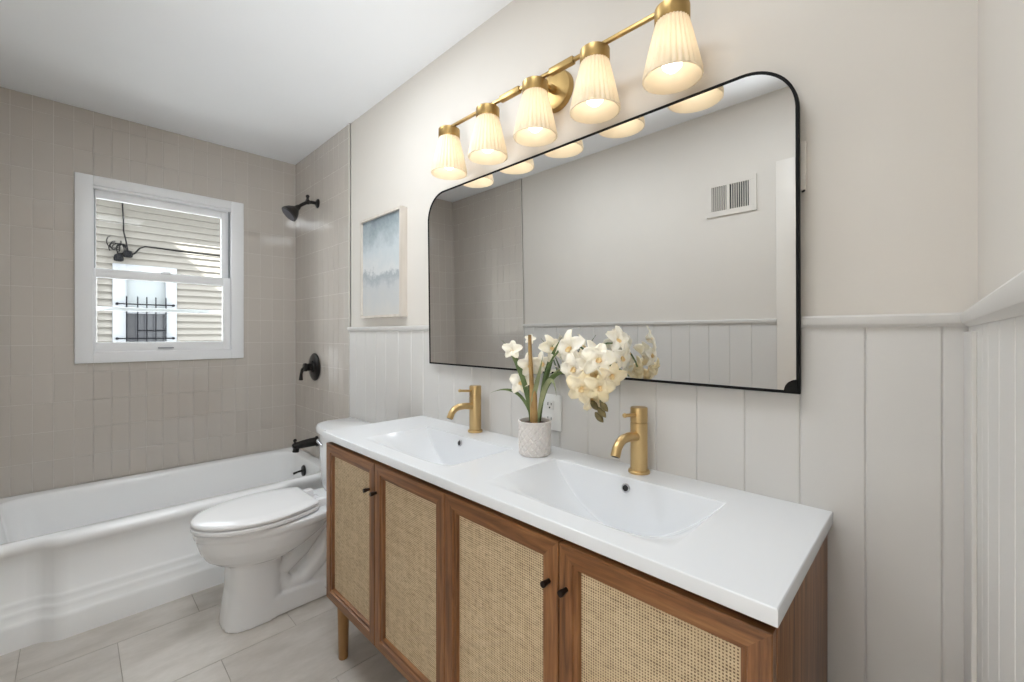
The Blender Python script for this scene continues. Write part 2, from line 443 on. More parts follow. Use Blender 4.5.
# window wall (tiled), with the window opening
m = MB()
x0 = XW - 0.14; x1 = XW - 0.008
m.box(x0, x1, YF - 0.1, WY0, 0, ZC, m=1, smooth=False); m.box(x0, x1, WY1, 0.12, 0, ZC, m=1, smooth=False)
m.box(x0, x1, WY0, WY1, 0, WZ0, m=1, smooth=False); m.box(x0, x1, WY0, WY1, WZ1, ZC, m=1, smooth=False)
tiles(m, 'x', x1 + 0.0022, 1, YF, -0.006, 0.409, ZC, (WY0, WY1, WZ0, WZ1), astart=-1.199)
m.box(x1, x1 + 0.0025, YF, WY0, 0, ZC, m=1, smooth=False); m.box(x1, x1 + 0.0025, WY1, 0, 0, ZC, m=1, smooth=False)
struct(m.build('wall_left', ['tile', 'grout'], sharp=10))

# vanity wall: painted, tiled in the tub alcove
m = MB()
m.box(XW - 0.14, XR + 0.12, 0.0, 0.12, 0, ZC, m=2, smooth=False)
m.box(XW, XT, -0.004, 0.0, 0.0, ZC, m=1, smooth=False)
tiles(m, 'y', -0.0036, -1, XW - 0.004, XT - 0.004, 0.409, ZC, astart=XT - 0.004)
m.box(XT - 0.004, XT, -0.0105, 0.0, 0, ZC, m=1, smooth=False)
struct(m.build('wall_back', ['tile', 'grout', 'paint'], sharp=10))

# opposite wall with a doorway near the camera
DX0, DX1, DZ = -0.495, -0.02, 1.98
m = MB()
m.box(XW - 0.14, DX0, YF - 0.1, YF, 0, ZC, m=2, smooth=False)
m.box(DX1, XR + 0.12, YF - 0.1, YF, 0, ZC, m=2, smooth=False)
m.box(DX0, DX1, YF - 0.1, YF, DZ, ZC, m=2, smooth=False)
XTF = -2.384
m.box(XW, XTF, YF, YF + 0.004, 0, ZC, m=1, smooth=False)
tiles(m, 'y', YF + 0.0036, 1, XW - 0.004, XTF - 0.004, 0.409, ZC, astart=XTF - 0.004)
m.box(XTF - 0.004, XTF, YF, YF + 0.0105, 0, ZC, m=1, smooth=False)
struct(m.build('wall_front', ['tile', 'grout', 'paint'], sharp=10))

m = MB(); m.box(XR, XR + 0.12, YF - 0.1, 0.12, 0, ZC, smooth=False)
struct(m.build('wall_right', 'paint'))

# hall behind the doorway (closes the scene behind the camera)
m = MB()
for b in ((-1.3, -1.22, -2.6, YF - 0.1), (0.62, 0.7, -2.6, YF - 0.1), (-1.3, 0.7, -2.68, -2.6)):
    m.box(*b, 0, ZC, smooth=False)
m.box(-1.3, 0.7, -2.68, YF - 0.1, ZC, ZC + 0.08, smooth=False); m.box(-1.3, 0.7, -2.68, YF - 0.1, -0.05, 0.0, smooth=False)
struct(m.build('wall_hall', 'paint'))

# ------------------------------------------------------------------ wainscot boards and cap rails
ZR0, ZR1 = 1.236, 1.257
def boards(m, axis, plane, nrm, edges, z0, z1, t=0.010, g=0.0016):
    for a, b in zip(edges[:-1], edges[1:]):
        bb = bmesh.new()
        prof = [(a, 0), (a, t - 0.0026), (a + 0.0026, t), (b - 0.0026, t), (b, t - 0.0026), (b, 0)]
        rings = []
        for z in (z0, z1):
            rings.append([((plane + nrm * d, c, z) if axis == 'x' else (c, plane + nrm * d, z)) for c, d in prof])
        m.loft(rings, 0, True, True, True, smooth=False)
groove = [XT + 0.004, -2.322, -2.21, -2.104, -1.995, -1.875, -1.759, -1.66, -1.54, -1.432, -1.318, -1.21, -1.097, -0.982, -0.872, -0.762, -0.651, -0.540, -0.430, -0.318, -0.207, -0.096, 0.014, 0.048]
m = MB(); boards(m, 'y', 0.0, -1, groove, 0.0, ZR0 - 0.003)
struct(m.build('trim_1', 'wains', sharp=12))
def cap(m, axis, a0, a1, plane, nrm, cut=0.0):
    prof = [(0, ZR0 - 0.004), (0.0135, ZR0 - 0.004), (0.016, ZR0 - 0.001), (0.020, ZR0 + 0.002), (0.022, ZR0 + 0.008), (0.022, ZR1 - 0.004), (0.019, ZR1), (0, ZR1)]
    rings = []
    for k, a in enumerate((a0, a1)):
        rings.append([((plane + nrm * d, a - (d * cut if k else 0), z) if axis == 'x' else (a, plane + nrm * d, z)) for d, z in prof])
    m.loft(rings, 0, True, True, True, smooth=False)
m = MB(); cap(m, 'y', XT + 0.001, 0.046, 0.0, -1); struct(m.build('trim_2', 'wains', sharp=20))
m = MB(); boards(m, 'x', XR, -1, [-1.40 + i * 0.112 for i in range(10)] + [-0.31, -0.011], 0.0, ZR0 - 0.003, t=0.012)
m.box(0.0405, 0.0462, -0.22, -0.0115, 0.0, ZR0 - 0.013, 0.001, smooth=False)
struct(m.build('trim_3', 'wains', sharp=12))
m = MB(); cap(m, 'x', -1.42, -0.023, XR, -1); struct(m.build('trim_4', 'wains', sharp=20))
# opposite wall
eg = [XTF + 0.004]
while eg[-1] + 0.112 < -0.60: eg.append(eg[-1] + 0.112)
eg.append(-0.579)
m = MB(); boards(m, 'y', YF, 1, eg, 0.0, ZR0 - 0.003); struct(m.build('trim_5', 'wains', sharp=12))
m = MB(); cap(m, 'y', XTF + 0.001, -0.579, YF, 1); struct(m.build('trim_6', 'wains', sharp=20))
# door casing of the opposite wall
m = MB()
m.box(-0.578, DX0 + 0.004, YF, YF + 0.024, 0, 2.068, 0.003)
m.box(DX0 + 0.004, DX1 + 0.07, YF, YF + 0.024, DZ - 0.034, 2.068, 0.003)
m.box(DX1 - 0.004, DX1 + 0.07, YF, YF + 0.024, 0, DZ, 0.003)
m.box(DX0 - 0.002, DX0 + 0.016, YF - 0.1, YF, 0, DZ, 0.001); m.box(DX1 - 0.016, DX1 + 0.002, YF - 0.1, YF, 0, DZ, 0.001)
m.box(DX0, DX1, YF - 0.1, YF, DZ - 0.016, DZ + 0.002, 0.001)
struct(m.build('door_1', 'casing'))

# ------------------------------------------------------------------ window
wroot = (XW, -0.728, 1.058)
win = bpy.data.objects.new('window_1', None); C.objects.link(win); win.location = wroot; struct(win)
def frame(m, x0, x1, oy0, oy1, oz0, oz1, wl, wr, wb, wt, bev=0.002, mi=0):
    m.box(x0, x1, oy0, oy0 + wl, oz0, oz1, bev, mi); m.box(x0, x1, oy1 - wr, oy1, oz0, oz1, bev, mi)
    m.box(x0, x1, oy0 + wl - 0.001, oy1 - wr + 0.001, oz0, oz0 + wb, bev, mi); m.box(x0, x1, oy0 + wl - 0.001, oy1 - wr + 0.001, oz1 - wt, oz1, bev, mi)
m = MB(); frame(m, XW - 0.010, XW + 0.012, -1.123, -0.333, 1.058, 2.086, 0.072, 0.072, 0.060, 0.052, 0.004)
m.build('casing', 'white_trim', win, wroot)
m = MB(); frame(m, XW - 0.135, XW - 0.004, -1.074, -0.382, 1.101, 2.044, 0.022, 0.022, 0.02, 0.022, 0.002)
m.build('jamb_frame', 'vinyl', win, wroot)
m = MB()
for y in (-1.046, -0.414, -0.408): m.box(XW - 0.03, XW - 0.026, y, y + 0.0035, 1.14, 2.02, 0.0, smooth=False)
m.build('balance_track', 'grey_line', win, wroot)
m = MB(); frame(m, XW - 0.075, XW - 0.045, -1.052, -0.404, 1.535, 2.024, 0.014, 0.044, 0.043, 0.045, 0.003)
up = m.build('upper_sash', 'vinyl', win, wroot)
m = MB(); m.box(XW - 0.062, XW - 0.058, -1.042, -0.445, 1.575, 1.982, smooth=False); m.build('glass_pane', 'glass', up, wroot)
m = MB(); frame(m, XW - 0.040, XW - 0.008, -1.052, -0.404, 1.12, 1.582, 0.014, 0.043, 0.051, 0.050, 0.003)
lo = m.build('lower_sash', 'vinyl', win, wroot)
m = MB(); m.box(XW - 0.026, XW - 0.022, -1.042, -0.444, 1.168, 1.536, smooth=False); m.build('glass_pane', 'glass', lo, wroot)
m = MB(); m.box(XW - 0.008, XW + 0.004, -0.775, -0.700, 1.131, 1.139, 0.003); m.build('lift_handle', 'grey_line', lo, wroot)
m = MB(); m.box(XW - 0.012, XW + 0.002, -0.76, -0.715, 1.575, 1.590, 0.004); m.build('sash_lock', 'vinyl', lo, wroot)
m = MB(); m.box(XW - 0.105, XW - 0.09, -1.05, -0.405, 1.352, 1.374, 0.003); m.build('storm_rail', 'vinyl', win, wroot)

# ------------------------------------------------------------------ outside: neighbouring house, cables, own gable
XN = -9.0
nroot = (XN, 0.0, 0.0)
nb = thing('neighbouring_house', 'cream clapboard house with a barred window and tangled black cable outside the bathroom window', 'house', nroot)
def clap(m, y0, y1, z0, z1, x, step=0.108, mi=0, skip=None):
    z = z0
    while z < z1:
        segs = [(y0, y1)]
        if skip and z + step > skip[2] and z < skip[3]: segs = [(y0, skip[0]), (skip[1], y1)]
        for a, b in segs:
            if b - a < 0.01: continue
            m.quad([(x + 0.05, a, z), (x + 0.05, b, z), (x, b, z + step), (x, a, z + step)], mi)
            m.quad([(x, a, z), (x, b, z), (x + 0.05, b, z), (x + 0.05, a, z)], mi)
        z += step
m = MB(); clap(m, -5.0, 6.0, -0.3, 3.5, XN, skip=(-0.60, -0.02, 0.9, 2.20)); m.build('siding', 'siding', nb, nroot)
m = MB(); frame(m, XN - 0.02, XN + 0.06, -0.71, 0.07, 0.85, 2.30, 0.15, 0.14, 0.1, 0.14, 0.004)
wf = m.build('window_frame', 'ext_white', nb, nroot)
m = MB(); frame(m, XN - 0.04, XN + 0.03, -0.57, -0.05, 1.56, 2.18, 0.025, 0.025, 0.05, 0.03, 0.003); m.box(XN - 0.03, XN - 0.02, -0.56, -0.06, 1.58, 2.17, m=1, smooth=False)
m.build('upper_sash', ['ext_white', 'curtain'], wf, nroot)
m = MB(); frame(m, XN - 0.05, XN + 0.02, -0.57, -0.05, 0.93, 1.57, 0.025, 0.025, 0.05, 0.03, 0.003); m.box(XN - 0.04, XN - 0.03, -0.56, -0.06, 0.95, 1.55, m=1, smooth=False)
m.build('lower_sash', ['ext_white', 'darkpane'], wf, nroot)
m = MB()
for y in (-0.553, -0.423, -0.314, -0.203, -0.076): m.cyl((XN + 0.11, y, 0.98), (XN + 0.11, y, 1.80), 0.008, seg=8)
for z, ya in ((1.68, -0.66), (1.27, -0.42), (1.145, -0.66)): m.cyl((XN + 0.11, ya, z), (XN + 0.11, 0.02 if ya < -0.5 else -0.07, z), 0.009, seg=8)
for y in (-0.66, 0.02):
    for z in (1.68, 1.145): m.cyl((XN + 0.03, y, z), (XN + 0.13, y, z), 0.02, seg=8)
m.build('security_bars', 'iron', nb, nroot)
m = MB(); m.box(XN - 0.1, XN + 0.80, -5.0, 6.0, 3.50, 3.62, smooth=False); m.build('eave', 'roofing', nb, nroot)
m = MB(); m.cyl((XN + 0.10, -0.90, 0.2), (XN + 0.10, -0.90, 2.2), 0.022, seg=10); m.build('conduit', 'roofing', nb, nroot)

m = MB()
m.tube([(XN + 0.06, -0.60, 3.50), (XN + 0.07, -0.598, 3.2), (XN + 0.06, -0.586, 2.95), (XN + 0.07, -0.585, 2.80), (XN + 0.1, -0.56, 2.66), (XN + 0.12, -0.54, 2.5)], 0.009, 8)
m.tube([(XN + 0.12, -0.55, 2.40), (XN + 0.14, -0.46, 2.47), (XN + 0.12, -0.40, 2.56), (XN + 0.10, -0.33, 2.60), (XN + 0.07, -0.15, 2.60), (XN + 0.06, 0.12, 2.59), (XN + 0.05, 0.5, 2.585), (XN + 0.05, 1.4, 2.58)], 0.011, 8)
for k in range(7):
    a0 = rnd.uniform(0, 6.28); cy, cz = -0.65 + rnd.uniform(-.07, .05), 2.56 + rnd.uniform(-.06, .06); r = rnd.uniform(0.05, 0.095)
    m.tube([(XN + 0.12 + 0.03 * math.sin(3 * t + k), cy + r * math.cos(a0 + t), cz + r * 1.2 * math.sin(a0 + t)) for t in [i * 0.45 for i in range(11)]], 0.007, 6)
cb = m.build('service_cable', 'wire', nb, nroot)
for i, (y, z) in enumerate(((-0.645, 2.375), (-0.541, 2.445))):
    m = MB(); m.lathe([(0.03, -0.05), (0.055, -0.04), (0.06, 0.0), (0.045, 0.05), (0.015, 0.06)], (XN + 0.14, y, z), seg=16)
    m.cyl((XN + 0.04, y, z + 0.02), (XN + 0.14, y, z + 0.02), 0.02, seg=10)
    m.build('clamp', 'wire', cb, nroot)
# unseen gable slab added as own upper storey; slope shaped to shade the neighbour
m = MB()
yz = [(-6, 2.55), (6.5, 2.55), (3.85, 3.75), (-1.35, 9.73), (-6, 4.2)]
m.loft([[(-3.56, y, z) for y, z in yz], [(-3.44, y, z) for y, z in yz]], smooth=False)
struct(m.build('gable_occluder', 'siding'))
m = MB(); m.box(-14, -3.43, -8, 8, -0.45, -0.35, smooth=False)
struct(m.build('ground', 'concrete'))

# ------------------------------------------------------------------ bathtub
troot = (-2.88, -0.75, 0.0)
tub = thing('bathtub', 'white alcove bathtub with stepped apron under the window', 'bathtub', troot)
def rrect(x0, x1, y0, y1, r, z, ns=60, nx=16, na=8):
    """rounded rectangle, counter-clockwise, starting on the +x side"""
    p = []
    for i in range(ns): p.append((x1, y0 + r + (y1 - y0 - 2 * r) * i / ns))
    for i in range(na): a = (math.pi / 2) * i / na; p.append((x1 - r + r * math.cos(a), y1 - r + r * math.sin(a)))
    for i in range(nx): p.append((x1 - r - (x1 - x0 - 2 * r) * i / nx, y1))
    for i in range(na): a = math.pi / 2 + (math.pi / 2) * i / na; p.append((x0 + r + r * math.cos(a), y1 - r + r * math.sin(a)))
    for i in range(ns): p.append((x0, y1 - r - (y1 - y0 - 2 * r) * i / ns))
    for i in range(na): a = math.pi + (math.pi / 2) * i / na; p.append((x0 + r + r * math.cos(a), y0 + r + r * math.sin(a)))
    for i in range(nx): p.append((x0 + r + (x1 - x0 - 2 * r) * i / nx, y0))
    for i in range(na): a = 1.5 * math.pi + (math.pi / 2) * i / na; p.append((x1 - r + r * math.cos(a), y0 + r + r * math.sin(a)))
    return [(x, y, z) for x, y in p]
TX0, TX1, TY0, TY1, TZ = -3.2845, -2.525, -1.518, -0.0085, 0.407
def bulge(y): return 0.042 * sm(0, 1, (abs(y + 0.75) - 0.48) / -0.07 + 0.0) if abs(y + 0.75) > 0.41 else 0.042
def outer(z, p, ins=0.0):
    r = []
    for x, y, _ in rrect(TX0 + ins, TX1 - ins, TY0 + ins, TY1 - ins, 0.012, z):
        if x > TX1 - 0.03 - ins: x = x + (bulge(y) + p) * sm(TX1 - 0.03 - ins, TX1 - ins, x)
        r.append((x, y, z))
    return r
rings = [outer(0.0, 0.006), outer(0.085, 0.006), outer(0.100, 0.002), outer(0.106, -0.004), outer(0.128, -0.004), outer(0.140, -0.009), outer(0.146, -0.014), outer(0.162, -0.014), outer(0.174, -0.019),
         outer(0.182, -0.025), outer(0.30, -0.022), outer(0.345, -0.018), outer(0.362, -0.008), outer(0.375, -0.001), outer(0.392, 0.0), outer(0.402, -0.005, 0.001), outer(TZ, -0.014, 0.003)]
def inner(ins, z, r): return rrect(-3.222 + ins, -2.565 - ins, -1.395 + ins * 1.6, -0.068 - ins * 0.5, r, z)
rings += [inner(0, TZ, 0.11), inner(0.006, 0.404, 0.108), inner(0.013, 0.392, 0.104), inner(0.018, 0.37, 0.10), inner(0.03, 0.28, 0.10), inner(0.045, 0.16, 0.10), inner(0.06, 0.10, 0.09), inner(0.09, 0.075, 0.08), inner(0.16, 0.066, 0.06)]
m = MB(); m.loft(rings, 0, True, False, True); m.build('tub_body', 'tub', tub, troot, sharp=60)
m = MB(); m.lathe([(0.002, 0.011), (0.02, 0.0105), (0.034, 0.006), (0.036, 0.0)], (-2.905, -0.084, 0.333), axis=(0, -1, 0.05), seg=28)
ovp = m.build('overflow_plate', 'black', tub, troot)
m = MB(); m.tube([(-2.905, -0.094, 0.336), (-2.912, -0.118, 0.332), (-2.925, -0.140, 0.322)], [0.007, 0.006, 0.0075], 10); m.build('trip_lever', 'black', ovp, troot)
m = MB(); m.lathe([(0.034, 0), (0.034, 0.003), (0.02, 0.005), (0.001, 0.005)], (-2.90, -0.30, 0.066), seg=24); m.build('drain', 'black', tub, troot)

# ------------------------------------------------------------------ shower fittings
sroot = (-2.87, -0.009, 2.07)
sh = thing('wall_shower', 'black shower head on a short bent arm high on the tiled wall', 'shower head', sroot)
m = MB(); m.lathe([(0.001, 0.016), (0.014, 0.014), (0.028, 0.006), (0.031, 0.0)], sroot, axis=(0, -1, 0)); m.build('wall_flange', 'black', sh, sroot)
m = MB(); m.tube([(-2.87, -0.012, 2.07), (-2.87, -0.05, 2.07), (-2.87, -0.08, 2.062), (-2.87, -0.108, 2.042), (-2.87, -0.128, 2.025)], 0.0105, 14)
m.lathe([(0.012, 0), (0.017, 0.004), (0.017, 0.018), (0.012, 0.022)], (-2.87, -0.062, 2.069), axis=(0, -1, -0.1)); m.cyl((-2.87, -0.073, 2.06), (-2.87, -0.073, 2.100), 0.008, seg=12)
m.sphere((-2.87, -0.073, 2.102), 0.012)
m.build('arm', 'black', sh, sroot)
ax = Vector((0, -0.70, -0.71)).normalized()
m = MB(); m.lathe([(0.012, -0.012), (0.017, 0.0), (0.019, 0.014), (0.026, 0.022), (0.043, 0.045), (0.052, 0.068), (0.053, 0.078), (0.048, 0.081)], (-2.87, -0.132, 2.02), axis=ax); m.build('spray_head', 'black', sh, sroot)
m = MB(); m.lathe([(0.044, 0.0805), (0.043, 0.083), (0.001, 0.084)], (-2.87, -0.132, 2.02), axis=ax, cap=(True, True)); m.build('spray_face', 'face', sh, sroot)

vroot = (-2.92, -0.009, 1.0)
va = thing('shower_valve', 'round black shower valve plate with lever on the tiled wall', 'shower valve', vroot)
m = MB(); m.lathe([(0.091, 0.0), (0.091, 0.004), (0.084, 0.010), (0.060, 0.013), (0.040, 0.016), (0.038, 0.024), (0.001, 0.026)], vroot, axis=(0, -1, 0), seg=48); m.build('escutcheon', 'black', va, vroot)
m = MB(); m.lathe([(0.026, 0.02), (0.024, 0.05), (0.028, 0.056), (0.026, 0.070), (0.001, 0.074)], vroot, axis=(0, -1, 0))
m.tube([(-2.92, -0.070, 1.0), (-2.945, -0.078, 0.985), (-2.962, -0.080, 0.955), (-2.968, -0.080, 0.915)], [0.014, 0.011, 0.009, 0.013], 14)
m.build('lever_handle', 'black', va, vroot)

proot = (-2.88, -0.009, 0.515)
sp = thing('tub_spout', 'black tub spout on the tiled wall just above the tub rim', 'tub spout', proot)
m = MB(); m.lathe([(0.034, 0.0), (0.034, 0.006), (0.028, 0.012)], proot, axis=(0, -1, 0)); m.build('wall_flange', 'black', sp, proot)
m = MB(); m.tube([(-2.88, -0.012, 0.515), (-2.88, -0.05, 0.515), (-2.88, -0.10, 0.512), (-2.88, -0.140, 0.508), (-2.88, -0.154, 0.505), (-2.88, -0.160, 0.503)], [0.028, 0.0275, 0.025, 0.0225, 0.020, 0.012], 20)
m.lathe([(0.0185, 0.0), (0.0180, 0.022), (0.0195, 0.030), (0.0185, 0.036), (0.012, 0.037)], (-2.88, -0.138, 0.505), axis=(0, -0.12, -1), seg=20)
m.build('spout_body', 'black', sp, proot)
m = MB(); m.cyl((-2.88, -0.146, 0.512), (-2.88, -0.146, 0.540), 0.006, seg=12); m.sphere((-2.88, -0.146, 0.543), 0.011); m.build('diverter_knob', 'black', sp, proot)

# ------------------------------------------------------------------ toilet
XTO = -2.115
toroot = (XTO, -0.40, 0.0)
to = thing('toilet', 'white two-piece toilet with closed lid between tub and vanity', 'toilet', toroot)
def egg(z, yf, yb, hw, n=48, e=2.3, k=0.62, xs=1.0):
    """egg outline: front tip at yf, back at yb, widest k of the way from the front"""
    ym = yf + (yb - yf) * k; p = []
    for i in range(n):
        a = 2 * math.pi * i / n
        c, s_ = math.cos(a), math.sin(a)
        x = hw * math.copysign(abs(c) ** (2 / e), c)
        y = math.copysign(abs(s_) ** (2 / e), s_)
        p.append((XTO + x, ym + y * ((yb - ym) if s_ > 0 else (ym - yf)), z))
    return p
def remeshed(m, voxel, smooth_it):
    bmesh.ops.recalc_face_normals(m.bm, faces=m.bm.faces)
    me = bpy.data.meshes.new('tmp'); m.bm.to_mesh(me); m.bm.free()
    o = bpy.data.objects.new('tmp', me); C.objects.link(o)
    r = o.modifiers.new('r', 'REMESH'); r.mode = 'VOXEL'; r.voxel_size = voxel
    s_ = o.modifiers.new('s', 'SMOOTH'); s_.factor = 0.5; s_.iterations = smooth_it
    dg = bpy.context.evaluated_depsgraph_get(); dg.update()
    me2 = bpy.data.meshes.new_from_object(o.evaluated_get(dg))
    bpy.data.objects.remove(o); bpy.data.meshes.remove(me)
    k = MB(); k.bm.from_mesh(me2)
    for f in k.bm.faces: f.smooth = True
    bpy.data.meshes.remove(me2)
    return k
m = MB()
m.loft([egg(0.0, -0.700, -0.475, 0.110, e=3.0, k=0.55), egg(0.02, -0.698, -0.475, 0.109, e=3.0, k=0.55), egg(0.15, -0.680, -0.478, 0.106, e=3.0, k=0.55), egg(0.26, -0.676, -0.475, 0.108, e=3.2, k=0.55), egg(0.32, -0.69, -0.46, 0.11, e=2.6, k=0.55)])
m.loft([egg(0.252, -0.66, -0.48, 0.090, e=2.1), egg(0.265, -0.712, -0.41, 0.126, e=2.05), egg(0.292, -0.748, -0.35, 0.152, e=2.0), egg(0.328, -0.769, -0.29, 0.169, e=2.0), egg(0.365, -0.780, -0.25, 0.178, e=2.0), egg(0.385, -0.783, -0.23, 0.180, e=2.0), egg(0.391, -0.791, -0.21, 0.187, e=2.0), egg(0.410, -0.793, -0.21, 0.188, e=2.0), egg(0.4195, -0.791, -0.21, 0.186, e=2.0)])
m.box(XTO - 0.105, XTO + 0.105, -0.60, -0.08, 0.0, 0.088, 0.01)
m.box(XTO - 0.045, XTO + 0.045, -0.55, -0.10, 0.05, 0.38, 0.01)
m.box(XTO - 0.17, XTO + 0.17, -0.29, -0.04, 0.355, 0.4195, 0.02, seg=3)
for sx in (-0.052, 0.052):
    m.tube([(XTO + sx, -0.53, 0.20), (XTO + sx, -0.47, 0.19), (XTO + sx, -0.40, 0.245), (XTO + sx, -0.33, 0.33), (XTO + sx, -0.26, 0.39)], [0.035, 0.04, 0.042, 0.045, 0.05], 16)
    m.tube([(XTO + sx, -0.50, 0.17), (XTO + sx, -0.46, 0.105), (XTO + sx, -0.40, 0.10), (XTO + sx, -0.33, 0.16), (XTO + sx, -0.25, 0.27), (XTO + sx, -0.18, 0.36)], [0.03, 0.035, 0.04, 0.042, 0.045, 0.05], 16)
    m.tube([(XTO + sx, -0.36, 0.09), (XTO + sx, -0.28, 0.115), (XTO + sx, -0.20, 0.12), (XTO + sx, -0.12, 0.1)], [0.03, 0.04, 0.045, 0.04], 16)
k = remeshed(m, 0.0055, 4); k.build('bowl', 'porc', to, toroot, sharp=180)
for sx in (-0.104, 0.104):
    m = MB(); m.sphere((XTO + sx, -0.30, 0.05), 0.013); m.build('bolt_cap', 'porc', to, toroot)
def lidring(z, g, k=0.56): return egg(z, -0.800 + g, -0.345 - g, 0.190 - g, e=2.35, k=k)
def seatshape(z, g):
    """seat outline: pointed oval front, sides narrowing to a straight back"""
    y0, y1, hw = -0.800 + g, -0.345 - g, 0.188 - g
    L = y1 - y0; n = 40; sd = []
    for i in range(n + 1):
        q = (1 - math.cos(math.pi * i / n)) / 2
        w = math.sqrt(max(0, 1 - (1 - q / 0.58) ** 2)) if q < 0.58 else 1 - 0.30 * ((q - 0.58) / 0.42) ** 1.8
        if q > 0.97: w -= 0.05 * ((q - 0.97) / 0.03) ** 2
        sd.append((max(0.0015, hw * w), y0 + L * q))
    return [(XTO + w, y, z) for w, y in sd] + [(XTO - w, y, z) for w, y in reversed(sd)]
m = MB(); m.loft([seatshape(0.4195, 0.018), seatshape(0.4255, 0.022), seatshape(0.4258, 0.003), seatshape(0.4275, 0.000), seatshape(0.438, 0.000), seatshape(0.4400, 0.003), seatshape(0.4403, 0.022)]); m.build('seat', 'seat', to, toroot)
m = MB(); m.loft([seatshape(0.4404, 0.024), seatshape(0.4462, 0.023), seatshape(0.4466, 0.004), seatshape(0.450, 0.002), seatshape(0.457, 0.001), seatshape(0.4615, 0.005), seatshape(0.4645, 0.016), seatshape(0.467, 0.06)]); m.build('lid', 'seat', to, toroot, sharp=50)
for sx in (-0.075, 0.075):
    m = MB(); m.box(XTO + sx - 0.022, XTO + sx + 0.022, -0.342, -0.300, 0.4197, 0.455, 0.006); m.build('hinge', 'seat', to, toroot)
def tankring(z, hw, y0, y1, bow=0.03, n=40):
    p = []
    for i in range(n + 1):
        t = -1 + 2 * i / n; p.append((XTO + hw * t, y0 - bow * (1 - t * t) + 0.05 * abs(t) ** 7, z))
    p += [(XTO + hw, y1, z), (XTO - hw, y1, z)]
    return p
m = MB(); m.loft([tankring(0.4197, 0.200, -0.205, -0.035), tankring(0.45, 0.214, -0.216, -0.03), tankring(0.60, 0.222, -0.222, -0.03), tankring(0.712, 0.224, -0.224, -0.03)]); m.build('tank', 'porc', to, toroot)
m = MB(); m.loft([tankring(0.7125, 0.231, -0.232, -0.024), tankring(0.716, 0.236, -0.237, -0.022), tankring(0.738, 0.236, -0.237, -0.022), tankring(0.746, 0.231, -0.232, -0.026), tankring(0.750, 0.217, -0.217, -0.036)]); m.build('tank_lid', 'porc', to, toroot)
m = MB(); m.cyl((XTO - 0.15, -0.232, 0.665), (XTO - 0.15, -0.245, 0.665), 0.012); m.tube([(XTO - 0.15, -0.245, 0.665), (XTO - 0.10, -0.25, 0.66), (XTO - 0.075, -0.25, 0.655)], [0.008, 0.007, 0.009], 10); m.build('flush_lever', 'chrome', to, toroot)

# ------------------------------------------------------------------ vanity cabinet
VX0, VX1, VYF, VZ0, VZ1 = -1.667, -0.157, -0.446, 0.206, 0.800
croot = ((VX0 + VX1) / 2, -0.22, 0.0)
vc = thing('vanity_cabinet', 'walnut double vanity cabinet with four cane doors on tapered legs', 'cabinet', croot)
m = MB()
m.box(VX0, VX0 + 0.018, VYF + 0.022, -0.016, VZ0, 0.8185, 0.002); m.box(VX1 - 0.018, VX1, VYF + 0.022, -0.016, VZ0, 0.8185, 0.002)
m.box(VX0 + 0.018, VX1 - 0.018, -0.028, -0.016, VZ0, 0.8185, m=0, smooth=False)
m.box((VX0 + VX1) / 2 - 0.009, (VX0 + VX1) / 2 + 0.009, VYF + 0.024, -0.028, VZ0 + 0.018, 0.66, smooth=False)
m.box(VX0 + 0.018, VX1 - 0.018, VYF + 0.022, -0.028, VZ0, VZ0 + 0.018, 0.0, 1, smooth=False)
m.box(VX0 + 0.018, VX1 - 0.018, VYF + 0.028, VYF + 0.046, 0.775, 0.8185, 0.0, 1, smooth=False)
m.box(VX0 + 0.07, VX1 - 0.07, VYF + 0.032, VYF + 0.05, 0.178, VZ0, 0.002, 1)
m.build('carcass', ['wood_v', 'wood_h'], vc, croot)
def mould(m, x0, x1, z0, z1, sw, yf, t):
    """mitred door frame with a stepped inner moulding; stiles use slot 0, rails slot 1"""
    levels = [(0.0, yf + t), (0.0, yf + 0.002), (0.002, yf), (sw - 0.014, yf), (sw - 0.012, yf + 0.004), (sw - 0.004, yf + 0.005), (sw - 0.0015, yf + 0.012), (sw, yf + t)]
    rings = [[(x0 + i, y, z0 + i), (x1 - i, y, z0 + i), (x1 - i, y, z1 - i), (x0 + i, y, z1 - i)] for i, y in levels]
    vr = [[m.bm.verts.new(p) for p in r] for r in rings]
    for a, b in zip(vr, vr[1:] + vr[:1]):
        for i in range(4):
            j = (i + 1) % 4
            f = m.bm.faces.new((a[i], a[j], b[j], b[i])); f.material_index = 1 if i in (0, 2) else 0; f.smooth = False
xb = [VX0, -1.288, -0.914, -0.536, VX1]
kn = [(-1.322, 0.708), (-1.276, 0.708), (-0.560, 0.714), (-0.516, 0.714)]
for i in range(4):
    a, b = xb[i] + 0.0015, xb[i + 1] - 0.0015
    m = MB(); mould(m, a, b, VZ0 + 0.002, VZ1, 0.046, VYF, 0.020)
    d = m.build('door', ['wood_v', 'wood_h'], vc, croot)
    m = MB(); m.box(a + 0.044, b - 0.044, VYF + 0.014, VYF + 0.019, VZ0 + 0.046, VZ1 - 0.044, smooth=False); m.build('cane_panel', 'cane', d, croot)
    x, z = kn[i]
    m = MB(); m.lathe([(0.0050, 0.0), (0.0050, 0.006), (0.0060, 0.011), (0.0068, 0.019), (0.0064, 0.0205), (0.001, 0.0207)], (x, VYF, z), axis=(0, -1, 0), seg=20); m.build('knob', 'knob', d, croot)
for x in (-1.585, -0.22):
    for y in (-0.415, -0.075):
        m = MB(); m.lathe([(0.016, 0.0), (0.017, 0.004), (0.0215, 0.2055)], (x, y, 0), seg=24); m.build('leg', 'legwood', vc, croot)

